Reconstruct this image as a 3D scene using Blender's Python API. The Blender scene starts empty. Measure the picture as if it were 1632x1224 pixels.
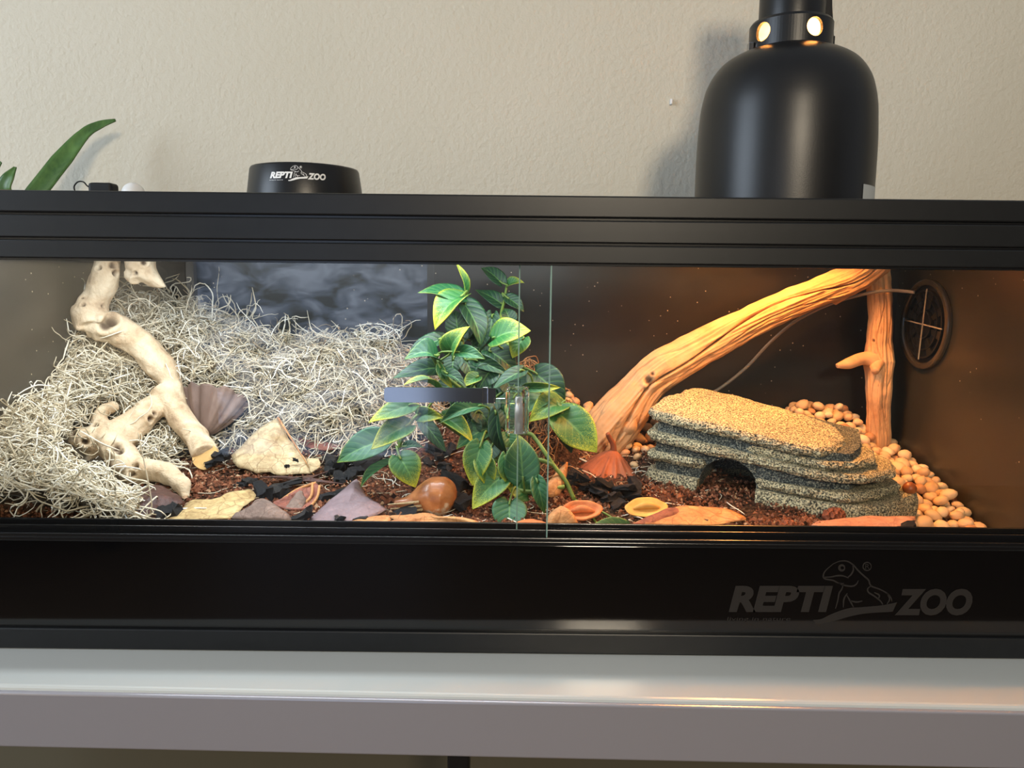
import bpy, bmesh, math, random
import numpy as np
from mathutils import Vector, Matrix

random.seed(7)
rng = np.random.default_rng(7)
SC = bpy.context.scene
COL = SC.collection

# ------------------------------------------------------------------ camera
F_PX, CX, CY = 1226.0, 816.0, 612.0
CAM = Vector((0.0, -0.7275, 0.376))
PITCH, ROLL = math.radians(8.0), 0.0105
R0, U0 = Vector((1, 0, 0)), Vector((0, math.sin(PITCH), math.cos(PITCH)))
FW = Vector((0, math.cos(PITCH), -math.sin(PITCH)))
RT = R0 * math.cos(ROLL) + U0 * math.sin(ROLL)
UP = -R0 * math.sin(ROLL) + U0 * math.cos(ROLL)
cam_d = bpy.data.cameras.new('camera')
cam_d.sensor_width = 36.0
cam_d.lens = 36.0 * F_PX / 1632.0
cam_d.clip_start = 0.02
cam = bpy.data.objects.new('camera', cam_d)
M = Matrix((RT, UP, -FW)).transposed().to_4x4()
M.translation = CAM
cam.matrix_world = M
COL.objects.link(cam)
SC.camera = cam

# ------------------------------------------------------------------ light, sky, exposure
W = bpy.data.worlds.new('world')
SC.world = W
W.use_nodes = True
bg = W.node_tree.nodes['Background']
bg.inputs[0].default_value = (0.86, 0.92, 1.0, 1)
bg.inputs[1].default_value = 0.34
SC.view_settings.view_transform = 'Standard'
SC.view_settings.look = 'None'
SC.view_settings.gamma = 1.0
SC.view_settings.exposure = 0.0
SC.view_settings.use_curve_mapping = False


def area(name, loc, target, sx, sy, power, col):
    l = bpy.data.lights.new(name, 'AREA')
    l.shape = 'RECTANGLE'
    l.size, l.size_y, l.energy, l.color = sx, sy, power, col
    o = bpy.data.objects.new(name, l)
    o.location = loc
    o.rotation_euler = (Vector(target) - Vector(loc)).to_track_quat('-Z', 'Y').to_euler()
    COL.objects.link(o)
    return o


# daylight from a window at the left, a warm room lamp in front, the cool strip and the
# warm spot bulb over the tank
area('window_light', (-2.3, -0.9, 0.95), (0.0, 0.2, 0.45), 1.1, 1.4, 46, (0.74, 0.86, 1.0))
area('room_lamp_light', (0.33, -1.9, 1.00), (0.1, 0.3, 0.45), 0.26, 0.26, 23, (1.0, 0.85, 0.64))
area('cool_strip_light', (-0.22, 0.105, 0.424), (-0.22, 0.125, 0.1), 0.62, 0.035, 3.2, (0.86, 0.93, 1.0))
pl = bpy.data.lights.new('spot_bulb_light', 'POINT')
pl.energy, pl.color, pl.shadow_soft_size = 9.5, (1.0, 0.40, 0.10), 0.022
po = bpy.data.objects.new('spot_bulb_light', pl)
po.location = (0.335, 0.185, 0.525)
COL.objects.link(po)


# added spot that brightens the sofa across the room (seen only mirrored in the glass)
sl = bpy.data.lights.new('sofa_fill_light', 'SPOT')
sl.energy, sl.color, sl.spot_size, sl.spot_blend, sl.shadow_soft_size = 900, (1.0, 0.97, 0.90), math.radians(34), 0.6, 0.05
so = bpy.data.objects.new('sofa_fill_light', sl)
so.location = (-1.2, -0.6, 1.7)
so.rotation_euler = (Vector((-2.35, -3.05, 0.05)) - Vector(so.location)).to_track_quat('-Z', 'Y').to_euler()
COL.objects.link(so)


# ------------------------------------------------------------------ helpers
def ray(px, py):
    return (FW + RT * ((px - CX) / F_PX) - UP * ((py - CY) / F_PX))


def P(px, py, y):
    d = ray(px, py)
    return CAM + d * ((y - CAM.y) / d.y)


def PZ(px, py, z):
    d = ray(px, py)
    return CAM + d * ((z - CAM.z) / d.z)


def PXW(px, py, x):
    d = ray(px, py)
    return CAM + d * ((x - CAM.x) / d.x)


def ss(t):
    t = np.clip(t, 0, 1)
    return t * t * (3 - 2 * t)


_dirs = {}


def sn(p, scale, seed=0):
    """cheap smooth noise on an (n,3) array: sums of sines, about -1..1"""
    p = np.asarray(p, float) * scale
    if seed not in _dirs:
        r = np.random.default_rng(1000 + seed)
        d = r.normal(size=(9, 3))
        d /= np.linalg.norm(d, axis=1)[:, None]
        d *= r.uniform(0.6, 1.9, (9, 1))
        _dirs[seed] = (d, r.uniform(0, 6.28, 9))
    d, ph = _dirs[seed]
    return np.sin(p @ d.T + ph).sum(axis=1) / 4.0


def fast_mesh(name, V, F, smooth=True):
    """V (n,3), F (m,3|4) array"""
    V = np.asarray(V, np.float32)
    F = np.asarray(F, np.int32)
    me = bpy.data.meshes.new(name)
    me.vertices.add(len(V))
    me.vertices.foreach_set('co', V.ravel())
    k = F.shape[1]
    me.loops.add(F.size)
    me.loops.foreach_set('vertex_index', F.ravel())
    me.polygons.add(len(F))
    me.polygons.foreach_set('loop_start', np.arange(0, F.size, k, dtype=np.int32))
    me.polygons.foreach_set('loop_total', np.full(len(F), k, np.int32))
    me.update(calc_edges=True)
    me.polygons.foreach_set('use_smooth', np.full(len(F), smooth))
    return me


def set_tint(me, vals, name='tint'):
    a = me.attributes.new(name, 'FLOAT', 'POINT')
    a.data.foreach_set('value', np.asarray(vals, np.float32))


def link(name, me, material=None, parent=None, loc=None):
    """mesh whose coordinates are world coordinates; origin moved to its base (or to loc)"""
    if material is not None and len(me.materials) == 0:
        me.materials.append(material)
    n = len(me.vertices)
    co = np.empty(n * 3, np.float32)
    me.vertices.foreach_get('co', co)
    co = co.reshape(-1, 3)
    if loc is None:
        lo, hi = co.min(0), co.max(0)
        loc = ((lo[0] + hi[0]) / 2, (lo[1] + hi[1]) / 2, lo[2])
    co -= np.asarray(loc, np.float32)
    me.vertices.foreach_set('co', co.ravel())
    me.update()
    o = bpy.data.objects.new(name, me)
    COL.objects.link(o)
    o.location = Vector(loc)
    if parent is not None:
        w = Vector((0, 0, 0))
        q = parent
        while q is not None:
            w += q.location
            q = q.parent
        o.parent = parent
        o.location = Vector(loc) - w
    return o


def empty(name, loc):
    o = bpy.data.objects.new(name, None)
    o.empty_display_size = 0.02
    COL.objects.link(o)
    o.location = loc
    return o


def tag(o, label, cat=None, group=None, kind=None):
    if label:
        o['label'] = label
    if cat:
        o['category'] = cat
    if group:
        o['group'] = group
    if kind:
        o['kind'] = kind
    return o


def structure(o):
    o['kind'] = 'structure'
    return o


class MB:
    """collects boxes, tubes and lathes in world coordinates, one mesh"""

    def __init__(s):
        s.v, s.f = [], []

    def add(s, V, F):
        b = len(s.v)
        s.v += [tuple(p) for p in V]
        s.f += [tuple(i + b for i in q) for q in F]
        return s

    def box(s, a, b):
        x0, y0, z0 = a
        x1, y1, z1 = b
        V = [(x0, y0, z0), (x1, y0, z0), (x1, y1, z0), (x0, y1, z0), (x0, y0, z1), (x1, y0, z1), (x1, y1, z1), (x0, y1, z1)]
        F = [(0, 3, 2, 1), (4, 5, 6, 7), (0, 1, 5, 4), (1, 2, 6, 5), (2, 3, 7, 6), (3, 0, 4, 7)]
        return s.add(V, F)

    def prism(s, poly, axis0, axis1):
        """poly: list of 3D points; extruded from +axis0 to +axis1 vectors"""
        n = len(poly)
        V = [Vector(p) + Vector(axis0) for p in poly] + [Vector(p) + Vector(axis1) for p in poly]
        F = [tuple(range(n))[::-1], tuple(range(n, 2 * n))]
        for i in range(n):
            j = (i + 1) % n
            F.append((i, j, n + j, n + i))
        return s.add(V, F)

    def tube(s, pts, rad, m=8, caps=True):
        V, F = tube_geo(pts, rad, m)
        n = len(pts)
        F = [tuple(q) for q in F]
        if caps:
            F.append(tuple(range(m))[::-1])
            F.append(tuple(range((n - 1) * m, n * m)))
        return s.add(V, F)

    def lathe(s, c, prof, n=48, closed=False):
        """prof: (r, z) list about the vertical axis through c"""
        k = len(prof)
        V, F = [], []
        for r, z in prof:
            for i in range(n):
                a = 2 * math.pi * i / n
                V.append((c[0] + r * math.cos(a), c[1] + r * math.sin(a), c[2] + z))
        for j in range(k - 1 if not closed else k):
            j2 = (j + 1) % k
            for i in range(n):
                i2 = (i + 1) % n
                F.append((j * n + i, j * n + i2, j2 * n + i2, j2 * n + i))
        return s.add(V, F)

    def mesh(s, name, smooth=False, bevel=0.0, segs=2):
        me = bpy.data.meshes.new(name)
        me.from_pydata([tuple(p) for p in s.v], [], s.f)
        bm = bmesh.new()
        bm.from_mesh(me)
        bmesh.ops.recalc_face_normals(bm, faces=bm.faces)
        if bevel > 0:
            ed = [e for e in bm.edges if len(e.link_faces) == 2 and e.calc_face_angle(0) > 0.5]
            bmesh.ops.bevel(bm, geom=ed, offset=bevel, segments=segs, affect='EDGES', profile=0.5)
        for f in bm.faces:
            f.smooth = smooth
        bm.to_mesh(me)
        bm.free()
        return me

    def obj(s, name, material, parent=None, smooth=False, bevel=0.0, loc=None, segs=2):
        return link(name, s.mesh(name, smooth, bevel, segs), material, parent, loc)


def tube_geo(pts, rad, m):
    pts = np.asarray([tuple(p) for p in pts], float)
    n = len(pts)
    rad = np.full(n, rad, float) if np.isscalar(rad) else np.asarray(rad, float)
    T = np.gradient(pts, axis=0)
    T /= np.linalg.norm(T, axis=1)[:, None] + 1e-12
    N = np.zeros((n, 3))
    ref = np.array([0, 0, 1.0]) if abs(T[0, 2]) < 0.9 else np.array([1.0, 0, 0])
    v = np.cross(T[0], ref)
    v /= np.linalg.norm(v)
    for i in range(n):
        v = v - T[i] * (v @ T[i])
        v /= np.linalg.norm(v) + 1e-12
        N[i] = v
    B = np.cross(T, N)
    a = np.linspace(0, 2 * math.pi, m, endpoint=False)
    V = pts[:, None, :] + rad[:, None, None] * (np.cos(a)[None, :, None] * N[:, None, :] + np.sin(a)[None, :, None] * B[:, None, :])
    V = V.reshape(-1, 3)
    i, j = np.meshgrid(np.arange(n - 1), np.arange(m), indexing='ij')
    j2 = (j + 1) % m
    F = np.stack([i * m + j, i * m + j2, (i + 1) * m + j2, (i + 1) * m + j], -1).reshape(-1, 4)
    return V, F


def catmull(pts, n, closed=False):
    """resample a polyline of k-vectors through its points to n samples"""
    p = np.asarray([tuple(q) for q in pts], float)
    k = len(p)
    if closed:
        q = np.vstack([p[-1], p, p[0], p[1]])
        t = np.linspace(0, k, n, endpoint=False)
    else:
        q = np.vstack([2 * p[0] - p[1], p, 2 * p[-1] - p[-2]])
        t = np.linspace(0, k - 1, n)
    i = np.minimum(t.astype(int), (k if closed else k - 1) - 1)
    u = (t - i)[:, None]
    a, b, c, d = q[i], q[i + 1], q[i + 2], q[i + 3]
    return 0.5 * (2 * b + (c - a) * u + (2 * a - 5 * b + 4 * c - d) * u ** 2 + (3 * b - a - 3 * c + d) * u ** 3)


def evaluated(me, mods):
    """mesh after the modifiers set up by mods(object)"""
    o = bpy.data.objects.new('work', me)
    COL.objects.link(o)
    mods(o)
    dg = bpy.context.evaluated_depsgraph_get()
    r = bpy.data.meshes.new_from_object(o.evaluated_get(dg))
    bpy.data.objects.remove(o)
    return r


def coords(me):
    co = np.empty(len(me.vertices) * 3, np.float32)
    me.vertices.foreach_get('co', co)
    return co.reshape(-1, 3).astype(float)


def normals(me):
    co = np.empty(len(me.vertices) * 3, np.float32)
    me.vertex_normals.foreach_get('vector', co)
    return co.reshape(-1, 3).astype(float)


def put(me, co):
    me.vertices.foreach_set('co', np.asarray(co, np.float32).ravel())
    me.update()


# ------------------------------------------------------------------ materials
def C(r, g, b):
    """sRGB 0-255 to linear"""
    return tuple(((c / 255) / 12.92 if c <= 10 else (((c / 255) + 0.055) / 1.055) ** 2.4) for c in (r, g, b)) + (1,)


class MatB:
    def __init__(s, name, rough=0.6, spec=0.5, metal=0.0, base=None):
        s.m = bpy.data.materials.new(name)
        s.m.use_nodes = True
        s.nt = s.m.node_tree
        s.b = s.nt.nodes['Principled BSDF']
        s.b.inputs['Roughness'].default_value = rough
        s.b.inputs['Specular IOR Level'].default_value = spec
        s.b.inputs['Metallic'].default_value = metal
        if base:
            s.b.inputs['Base Color'].default_value = base
        s.tc = None

    def n(s, t, **kw):
        d = s.nt.nodes.new(t)
        for k, v in kw.items():
            setattr(d, k, v)
        return d

    def l(s, a, b):
        s.nt.links.new(a, b)

    def coord(s, scale=(1, 1, 1), which='Object'):
        tc = s.n('ShaderNodeTexCoord')
        mp = s.n('ShaderNodeMapping')
        mp.inputs['Scale'].default_value = scale
        s.l(tc.outputs[which], mp.inputs['Vector'])
        return mp.outputs[0]

    def noise(s, scale, detail=4, rough=0.55, vec=None, dist=0.0):
        d = s.n('ShaderNodeTexNoise')
        d.inputs['Scale'].default_value = scale
        d.inputs['Detail'].default_value = detail
        d.inputs['Roughness'].default_value = rough
        d.inputs['Distortion'].default_value = dist
        s.l(vec if vec is not None else s.coord(), d.inputs['Vector'])
        return d.outputs['Fac']

    def ramp(s, fac, stops, interp='LINEAR'):
        d = s.n('ShaderNodeValToRGB')
        d.color_ramp.interpolation = interp
        e = d.color_ramp.elements
        while len(e) > 1:
            e.remove(e[-1])
        e[0].position, e[0].color = stops[0]
        for p, c in stops[1:]:
            x = e.new(p)
            x.color = c
        s.l(fac, d.inputs[0])
        return d.outputs[0]

    def mix(s, fac, a, b, mode='MIX'):
        d = s.n('ShaderNodeMix', data_type='RGBA', blend_type=mode)
        for sock, v in ((d.inputs[0], fac), (d.inputs[6], a), (d.inputs[7], b)):
            if hasattr(v, 'links'):
                s.l(v, sock)
            else:
                sock.default_value = v
        return d.outputs[2]

    def math(s, op, a, b=0.0, c=0.0):
        d = s.n('ShaderNodeMath', operation=op)
        for k, v in enumerate((a, b, c)):
            if hasattr(v, 'links'):
                s.l(v, d.inputs[k])
            else:
                d.inputs[k].default_value = v
        return d.outputs[0]

    def base(s, sock):
        s.l(sock, s.b.inputs['Base Color'])
        return s

    def bump(s, h, strength=0.4, dist=0.001):
        d = s.n('ShaderNodeBump')
        d.inputs['Strength'].default_value = strength
        d.inputs['Distance'].default_value = dist
        s.l(h, d.inputs['Height'])
        s.l(d.outputs[0], s.b.inputs['Normal'])
        return s

    def attr(s, name):
        d = s.n('ShaderNodeAttribute', attribute_name=name)
        return d.outputs['Fac']


def noisy(name, stops, scale, rough=0.7, spec=0.3, bump=(200, 0.5, 0.001), stretch=(1, 1, 1), detail=5, metal=0.0):
    k = MatB(name, rough, spec, metal)
    v = k.coord(stretch)
    k.base(k.ramp(k.noise(scale, detail, 0.6, v), stops))
    if bump:
        k.bump(k.noise(bump[0], 4, 0.6, v), bump[1], bump[2])
    return k.m


# wall: beige paint with an orange-peel roller texture
k = MatB('wall_paint', 0.75, 0.25)
v = k.coord()
k.base(k.ramp(k.noise(3, 3, 0.5, v), [(0.3, C(206, 199, 181)), (0.7, C(211, 204, 187))]))
k.bump(k.noise(150, 3, 0.5, v), 0.55, 0.003)
M_WALL = k.m
M_FLOOR = noisy('wood_floor', [(0.3, C(92, 70, 50)), (0.7, C(122, 94, 68))], 6, 0.5, 0.4, None, (1, 14, 1))
M_BLACK = noisy('black_aluminium', [(0.35, C(17, 18, 19)), (0.7, C(22, 23, 24))], 60, 0.36, 0.4, (900, 0.06, 0.0004))
M_TRACK = MatB('black_track_plastic', 0.22, 0.5, 0, C(18, 18, 19)).m
# the inside of the tank: black gloss board with dust specks and wiping streaks
def panel_mat(name, c0, c1, rough):
    k = MatB(name, rough, 0.5)
    v = k.coord()
    big = k.noise(5, 4, 0.6, v)
    col = k.ramp(big, [(0.3, c0), (0.75, c1)])
    vo = k.n('ShaderNodeTexVoronoi')
    vo.inputs['Scale'].default_value = 95
    k.l(v, vo.inputs['Vector'])
    dots = k.math('LESS_THAN', vo.outputs['Distance'], 0.08)
    where = k.math('GREATER_THAN', k.noise(9, 3, 0.6, v), 0.515)
    gate = k.math('MULTIPLY', dots, where)
    k.base(k.mix(gate, col, C(190, 175, 150)))
    k.l(k.math('MULTIPLY_ADD', big, 0.16, rough - 0.06), k.b.inputs['Roughness'])
    return k.m


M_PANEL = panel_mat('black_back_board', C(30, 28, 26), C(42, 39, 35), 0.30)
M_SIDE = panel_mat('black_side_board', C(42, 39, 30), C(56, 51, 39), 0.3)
M_GLOSS = MatB('black_gloss_panel', 0.07, 0.5, 0, C(9, 9, 10)).m
M_PRINT = MatB('dark_grey_print', 0.5, 0.25, 0, C(40, 36, 33)).m
M_PRINTW = MatB('white_print', 0.5, 0.3, 0, C(232, 232, 230)).m


def glass_mat(name, tint=(1, 1, 1, 1), gain=2.0, rough=0.0):
    k = MatB(name)
    nt = k.nt
    tr = k.n('ShaderNodeBsdfTransparent')
    tr.inputs[0].default_value = tint
    gl = k.n('ShaderNodeBsdfGlossy')
    gl.inputs['Roughness'].default_value = rough
    fr = k.n('ShaderNodeFresnel')
    fr.inputs[0].default_value = 1.5
    ge = k.n('ShaderNodeNewGeometry')
    front = k.math('SUBTRACT', 1.0, ge.outputs['Backfacing'])
    fac = k.math('MINIMUM', k.math('MULTIPLY', k.math('MULTIPLY', fr.outputs[0], gain), front), 1.0)
    mx = k.n('ShaderNodeMixShader')
    k.l(fac, mx.inputs[0])
    k.l(tr.outputs[0], mx.inputs[1])
    k.l(gl.outputs[0], mx.inputs[2])
    k.l(mx.outputs[0], nt.nodes['Material Output'].inputs[0])
    return k.m


M_GLASS = glass_mat('pane_glass', (0.985, 0.995, 0.99, 1))
M_EDGE = MatB('pale_green_glass_edge', 0.25, 0.6, 0, C(150, 180, 165)).m
M_EDGE.node_tree.nodes['Principled BSDF'].inputs['Transmission Weight'].default_value = 0.35
M_CLEAR = MatB('clear_plastic', 0.04, 0.5, 0, (0.97, 0.97, 0.97, 1)).m
M_CLEAR.node_tree.nodes['Principled BSDF'].inputs['Transmission Weight'].default_value = 1.0
M_CLEAR.node_tree.nodes['Principled BSDF'].inputs['IOR'].default_value = 1.46
M_CHROME = MatB('chrome', 0.12, 0.5, 1.0, C(150, 150, 155)).m
M_TABLE = MatB('white_laminate', 0.16, 0.5, 0, C(184, 186, 182)).m
M_TEDGE = MatB('grey_satin_edge', 0.24, 0.5, 0.35, C(158, 155, 160)).m
M_LAMP = noisy('black_satin_shade', [(0.3, C(14, 14, 15)), (0.7, C(18, 18, 19))], 30, 0.36, 0.42, (700, 0.12, 0.0005))
M_LAMPIN = MatB('pale_inner_reflector', 0.5, 0.5, 0, C(225, 220, 210)).m
M_RUB = MatB('black_rubber', 0.55, 0.3, 0, C(16, 16, 17)).m
M_STICK = MatB('pale_sticker', 0.5, 0.4, 0, C(170, 176, 178)).m
M_WPLAS = MatB('white_plastic', 0.3, 0.5, 0, C(225, 226, 226)).m

# driftwood: pale stick with knots; tint attribute darkens pits
def wood_mat(name, stops, pit, stretch=(1, 1, 1), sc=22, bump=(60, 0.6, 0.002)):
    k = MatB(name, 0.75, 0.2)
    v = k.coord(stretch)
    col = k.ramp(k.noise(sc, 6, 0.65, v, 0.3), stops)
    k.base(k.mix(k.attr('tint'), col, pit))
    k.bump(k.noise(bump[0], 6, 0.65, v, 0.4), bump[1], bump[2])
    return k.m


M_SPIDER = wood_mat('pale_spider_wood', [(0.25, C(140, 112, 86)), (0.42, C(196, 170, 138)), (0.6, C(218, 198, 168)), (0.8, C(228, 212, 186))], C(62, 40, 28), (1, 1, 1), 34, (95, 0.9, 0.003))
M_DRIFT = wood_mat('weathered_drift_wood', [(0.25, C(160, 112, 76)), (0.5, C(205, 158, 112)), (0.8, C(224, 184, 142))], C(66, 38, 22), (1, 1, 1), 16, (45, 0.7, 0.0025))
M_CUT = noisy('cut_wood_face', [(0.3, C(205, 160, 95)), (0.7, C(226, 190, 130))], 60, 0.75)

k = MatB('speckled_resin_rock', 0.85, 0.2)
v = k.coord()
sp = k.noise(560, 2, 0.5, v)
k.base(k.mix(k.ramp(k.noise(14, 3, 0.5, v), [(0.35, (0, 0, 0, 1)), (0.65, (0.6, 0.6, 0.6, 1))]),
             k.ramp(sp, [(0.38, C(58, 58, 50)), (0.5, C(150, 142, 116)), (0.60, C(208, 196, 158))]),
             k.ramp(sp, [(0.40, C(50, 52, 48)), (0.52, C(124, 122, 106)), (0.64, C(190, 180, 148))])))
k.bump(sp, 0.5, 0.002)
M_ROCK = k.m
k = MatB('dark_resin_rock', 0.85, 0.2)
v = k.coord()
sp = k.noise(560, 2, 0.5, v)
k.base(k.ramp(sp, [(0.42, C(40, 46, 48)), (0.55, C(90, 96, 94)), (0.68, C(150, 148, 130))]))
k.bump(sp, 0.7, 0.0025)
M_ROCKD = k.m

# substrate: red-brown coir
k = MatB('coir_soil', 0.95, 0.1)
v = k.coord()
a = k.ramp(k.noise(240, 4, 0.7, v), [(0.35, C(36, 25, 20)), (0.52, C(98, 62, 46)), (0.7, C(150, 102, 78))])
b = k.ramp(k.noise(240, 4, 0.7, v), [(0.35, C(30, 22, 18)), (0.52, C(74, 54, 40)), (0.7, C(120, 96, 72))])
k.base(k.mix(k.ramp(k.noise(11, 3, 0.6, v), [(0.45, (0, 0, 0, 1)), (0.62, (1, 1, 1, 1))]), a, b))
k.bump(k.noise(420, 5, 0.7, v), 1.0, 0.003)
M_SOIL = k.m
k = MatB('soil_crumb', 0.95, 0.1)
k.base(k.ramp(k.attr('tint'), [(0.0, C(40, 26, 20)), (0.4, C(98, 60, 44)), (0.8, C(150, 98, 72)), (1.0, C(176, 146, 116))]))
M_CRUMB = k.m
k = MatB('pale_root_moss', 0.8, 0.15)
k.base(k.ramp(k.attr('tint'), [(0.0, C(120, 104, 80)), (0.35, C(190, 176, 148)), (0.75, C(222, 213, 192)), (1.0, C(238, 234, 222))]))
M_MOSS = k.m
k = MatB('brown_root_moss', 0.8, 0.15)
k.base(k.ramp(k.attr('tint'), [(0.0, C(70, 50, 34)), (0.5, C(140, 104, 72)), (1.0, C(190, 150, 108))]))
M_MOSSB = k.m
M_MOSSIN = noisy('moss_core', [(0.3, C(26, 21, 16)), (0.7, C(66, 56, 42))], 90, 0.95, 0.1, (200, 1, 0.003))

# pebbles, each with its own tone
def pebble_mat(name, stops):
    k = MatB(name, 0.55, 0.35)
    oi = k.n('ShaderNodeObjectInfo')
    n_ = k.noise(45, 3, 0.5)
    f = k.math('MULTIPLY_ADD', n_, 0.35, k.math('MULTIPLY', oi.outputs['Random'], 0.75))
    k.base(k.ramp(f, stops))
    return k.m


M_PEB = [pebble_mat('cream_pebble_stone', [(0.05, C(206, 172, 130)), (0.5, C(226, 196, 152)), (1.0, C(232, 206, 168))]),
         pebble_mat('tan_pebble_stone', [(0.05, C(190, 150, 110)), (0.5, C(214, 176, 130)), (1.0, C(222, 188, 146))]),
         pebble_mat('brown_pebble_stone', [(0.05, C(160, 110, 76)), (0.5, C(190, 140, 98)), (1.0, C(204, 156, 114))])]
M_CHAR = noisy('charcoal', [(0.3, C(14, 15, 17)), (0.6, C(34, 36, 40)), (0.85, C(62, 66, 74))], 120, 0.5, 0.5, (300, 0.8, 0.002), (1, 1, 3))


def dry_mat(name, stops, vein, rough=0.7, sc=40):
    k = MatB(name, rough, 0.3)
    v = k.coord()
    col = k.ramp(k.noise(sc, 5, 0.65, v), stops)
    col = k.mix(k.ramp(k.noise(sc * 2.6, 6, 0.7, v), [(0.42, (0, 0, 0, 1)), (0.62, (0.45, 0.45, 0.45, 1))]), col, vein)
    vo = k.n('ShaderNodeTexVoronoi', feature='DISTANCE_TO_EDGE')
    vo.inputs['Scale'].default_value = 48
    wv = k.n('ShaderNodeVectorMath', operation='ADD')
    nz = k.n('ShaderNodeTexNoise')
    nz.inputs['Scale'].default_value = 40
    k.l(v, nz.inputs['Vector'])
    sc_ = k.n('ShaderNodeVectorMath', operation='SCALE')
    sc_.inputs['Scale'].default_value = 0.02
    k.l(nz.outputs['Color'], sc_.inputs[0])
    k.l(v, wv.inputs[0])
    k.l(sc_.outputs[0], wv.inputs[1])
    k.l(wv.outputs[0], vo.inputs['Vector'])
    ln = k.ramp(vo.outputs['Distance'], [(0.0, (1, 1, 1, 1)), (0.035, (0, 0, 0, 1))])
    k.base(k.mix(k.math('MULTIPLY', ln, 0.7), col, vein))
    k.bump(k.noise(150, 5, 0.6, v), 0.9, 0.002)
    return k.m


M_LTAN = dry_mat('dry_tan_leaf', [(0.3, C(168, 142, 104)), (0.55, C(202, 182, 142)), (0.8, C(218, 202, 168))], C(120, 88, 56))
M_LYEL = dry_mat('dry_yellow_leaf', [(0.3, C(150, 122, 78)), (0.55, C(196, 170, 118)), (0.8, C(214, 192, 144))], C(118, 84, 50))
M_LGRY = dry_mat('dry_grey_brown_leaf', [(0.3, C(96, 78, 70)), (0.6, C(138, 116, 104)), (0.8, C(160, 138, 124))], C(84, 64, 54))
M_LPUR = dry_mat('dry_mauve_leaf', [(0.3, C(112, 94, 98)), (0.6, C(142, 124, 128)), (0.8, C(162, 144, 146))], C(128, 108, 112))
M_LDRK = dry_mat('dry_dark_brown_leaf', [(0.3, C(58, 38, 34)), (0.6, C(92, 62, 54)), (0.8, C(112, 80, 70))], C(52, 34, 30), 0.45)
M_LRED = dry_mat('dry_red_brown_leaf', [(0.3, C(112, 62, 50)), (0.6, C(156, 96, 78)), (0.8, C(176, 116, 96))], C(90, 50, 40), 0.55)
M_LORA = dry_mat('dry_orange_leaf', [(0.3, C(160, 108, 66)), (0.6, C(206, 152, 98)), (0.8, C(220, 172, 120))], C(130, 80, 46))
M_BARK = dry_mat('pink_brown_bark', [(0.3, C(160, 112, 90)), (0.6, C(190, 140, 114)), (0.8, C(204, 158, 132))], C(150, 104, 84), 0.8)
M_LOTUSG = noisy('grey_brown_lotus_pod', [(0.3, C(78, 60, 52)), (0.55, C(120, 98, 88)), (0.8, C(158, 136, 124))], 26, 0.6, 0.3, (120, 0.6, 0.0015), (1, 1, 0.35))
M_LOTUSR = noisy('red_brown_lotus_pod', [(0.3, C(110, 58, 36)), (0.55, C(160, 92, 62)), (0.8, C(192, 122, 88))], 26, 0.7, 0.2, (160, 0.7, 0.0015), (1, 1, 0.35))
M_GOURD = noisy('glossy_brown_gourd', [(0.3, C(122, 70, 36)), (0.5, C(172, 108, 62)), (0.58, C(186, 124, 76)), (0.66, C(222, 204, 180))], 36, 0.28, 0.5, (110, 0.35, 0.001))
M_POD = noisy('orange_brown_pod', [(0.3, C(170, 92, 50)), (0.6, C(206, 128, 80)), (0.8, C(222, 150, 98))], 50, 0.7, 0.25, (160, 0.6, 0.0012))
M_PODY = noisy('yellow_tan_pod', [(0.3, C(196, 134, 62)), (0.6, C(222, 168, 86)), (0.8, C(236, 196, 120))], 40, 0.6, 0.3, (120, 0.5, 0.001))
M_CONE = noisy('red_brown_cone', [(0.3, C(96, 50, 34)), (0.7, C(162, 96, 66))], 60, 0.7, 0.2)
M_NUT = noisy('brown_nut', [(0.3, C(120, 62, 30)), (0.7, C(160, 92, 50))], 40, 0.35, 0.5)

# vine leaf: green blade, yellow rim and tip, pale veins (uses its own uv)
def vine_mat(name, green0, green1, yellow, bias):
    k = MatB(name, 0.4, 0.45)
    uv = k.n('ShaderNodeUVMap')
    sep = k.n('ShaderNodeSeparateXYZ')
    k.l(uv.outputs[0], sep.inputs[0])
    s, t = sep.outputs[0], sep.outputs[1]
    at = k.math('ABSOLUTE', k.math('MULTIPLY_ADD', t, 2.0, -1.0))
    n_ = k.noise(55, 3, 0.5)
    rim = k.math('ADD', k.math('MULTIPLY', k.math('POWER', at, 4.0), 0.34), k.math('MULTIPLY', k.math('POWER', s, 1.8), 0.62))
    f = k.math('ADD', rim, k.math('MULTIPLY_ADD', n_, 1.3, -0.65 + bias))
    g = k.ramp(k.noise(120, 4, 0.6), [(0.35, green0), (0.65, green1)])
    vein = k.math('SINE', k.math('MULTIPLY', k.math('SUBTRACT', s, k.math('MULTIPLY', at, 0.32)), 40.0))
    vl = k.math('MULTIPLY', k.math('GREATER_THAN', vein, 0.9), 0.35)
    mid = k.math('LESS_THAN', at, 0.05)
    g2 = k.mix(k.math('MAXIMUM', vl, k.math('MULTIPLY', mid, 0.6)), g, C(96, 140, 70))
    k.base(k.mix(k.ramp(f, [(0.42, (0, 0, 0, 1)), (0.8, (1, 1, 1, 1))]), g2, yellow))
    h = k.math('MULTIPLY_ADD', vein, -0.3, k.math('MULTIPLY', k.noise(300, 3, 0.6), 0.5))
    k.bump(h, 0.35, 0.0012)
    k.b.inputs['Subsurface Weight'].default_value = 0.0
    return k.m


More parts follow.
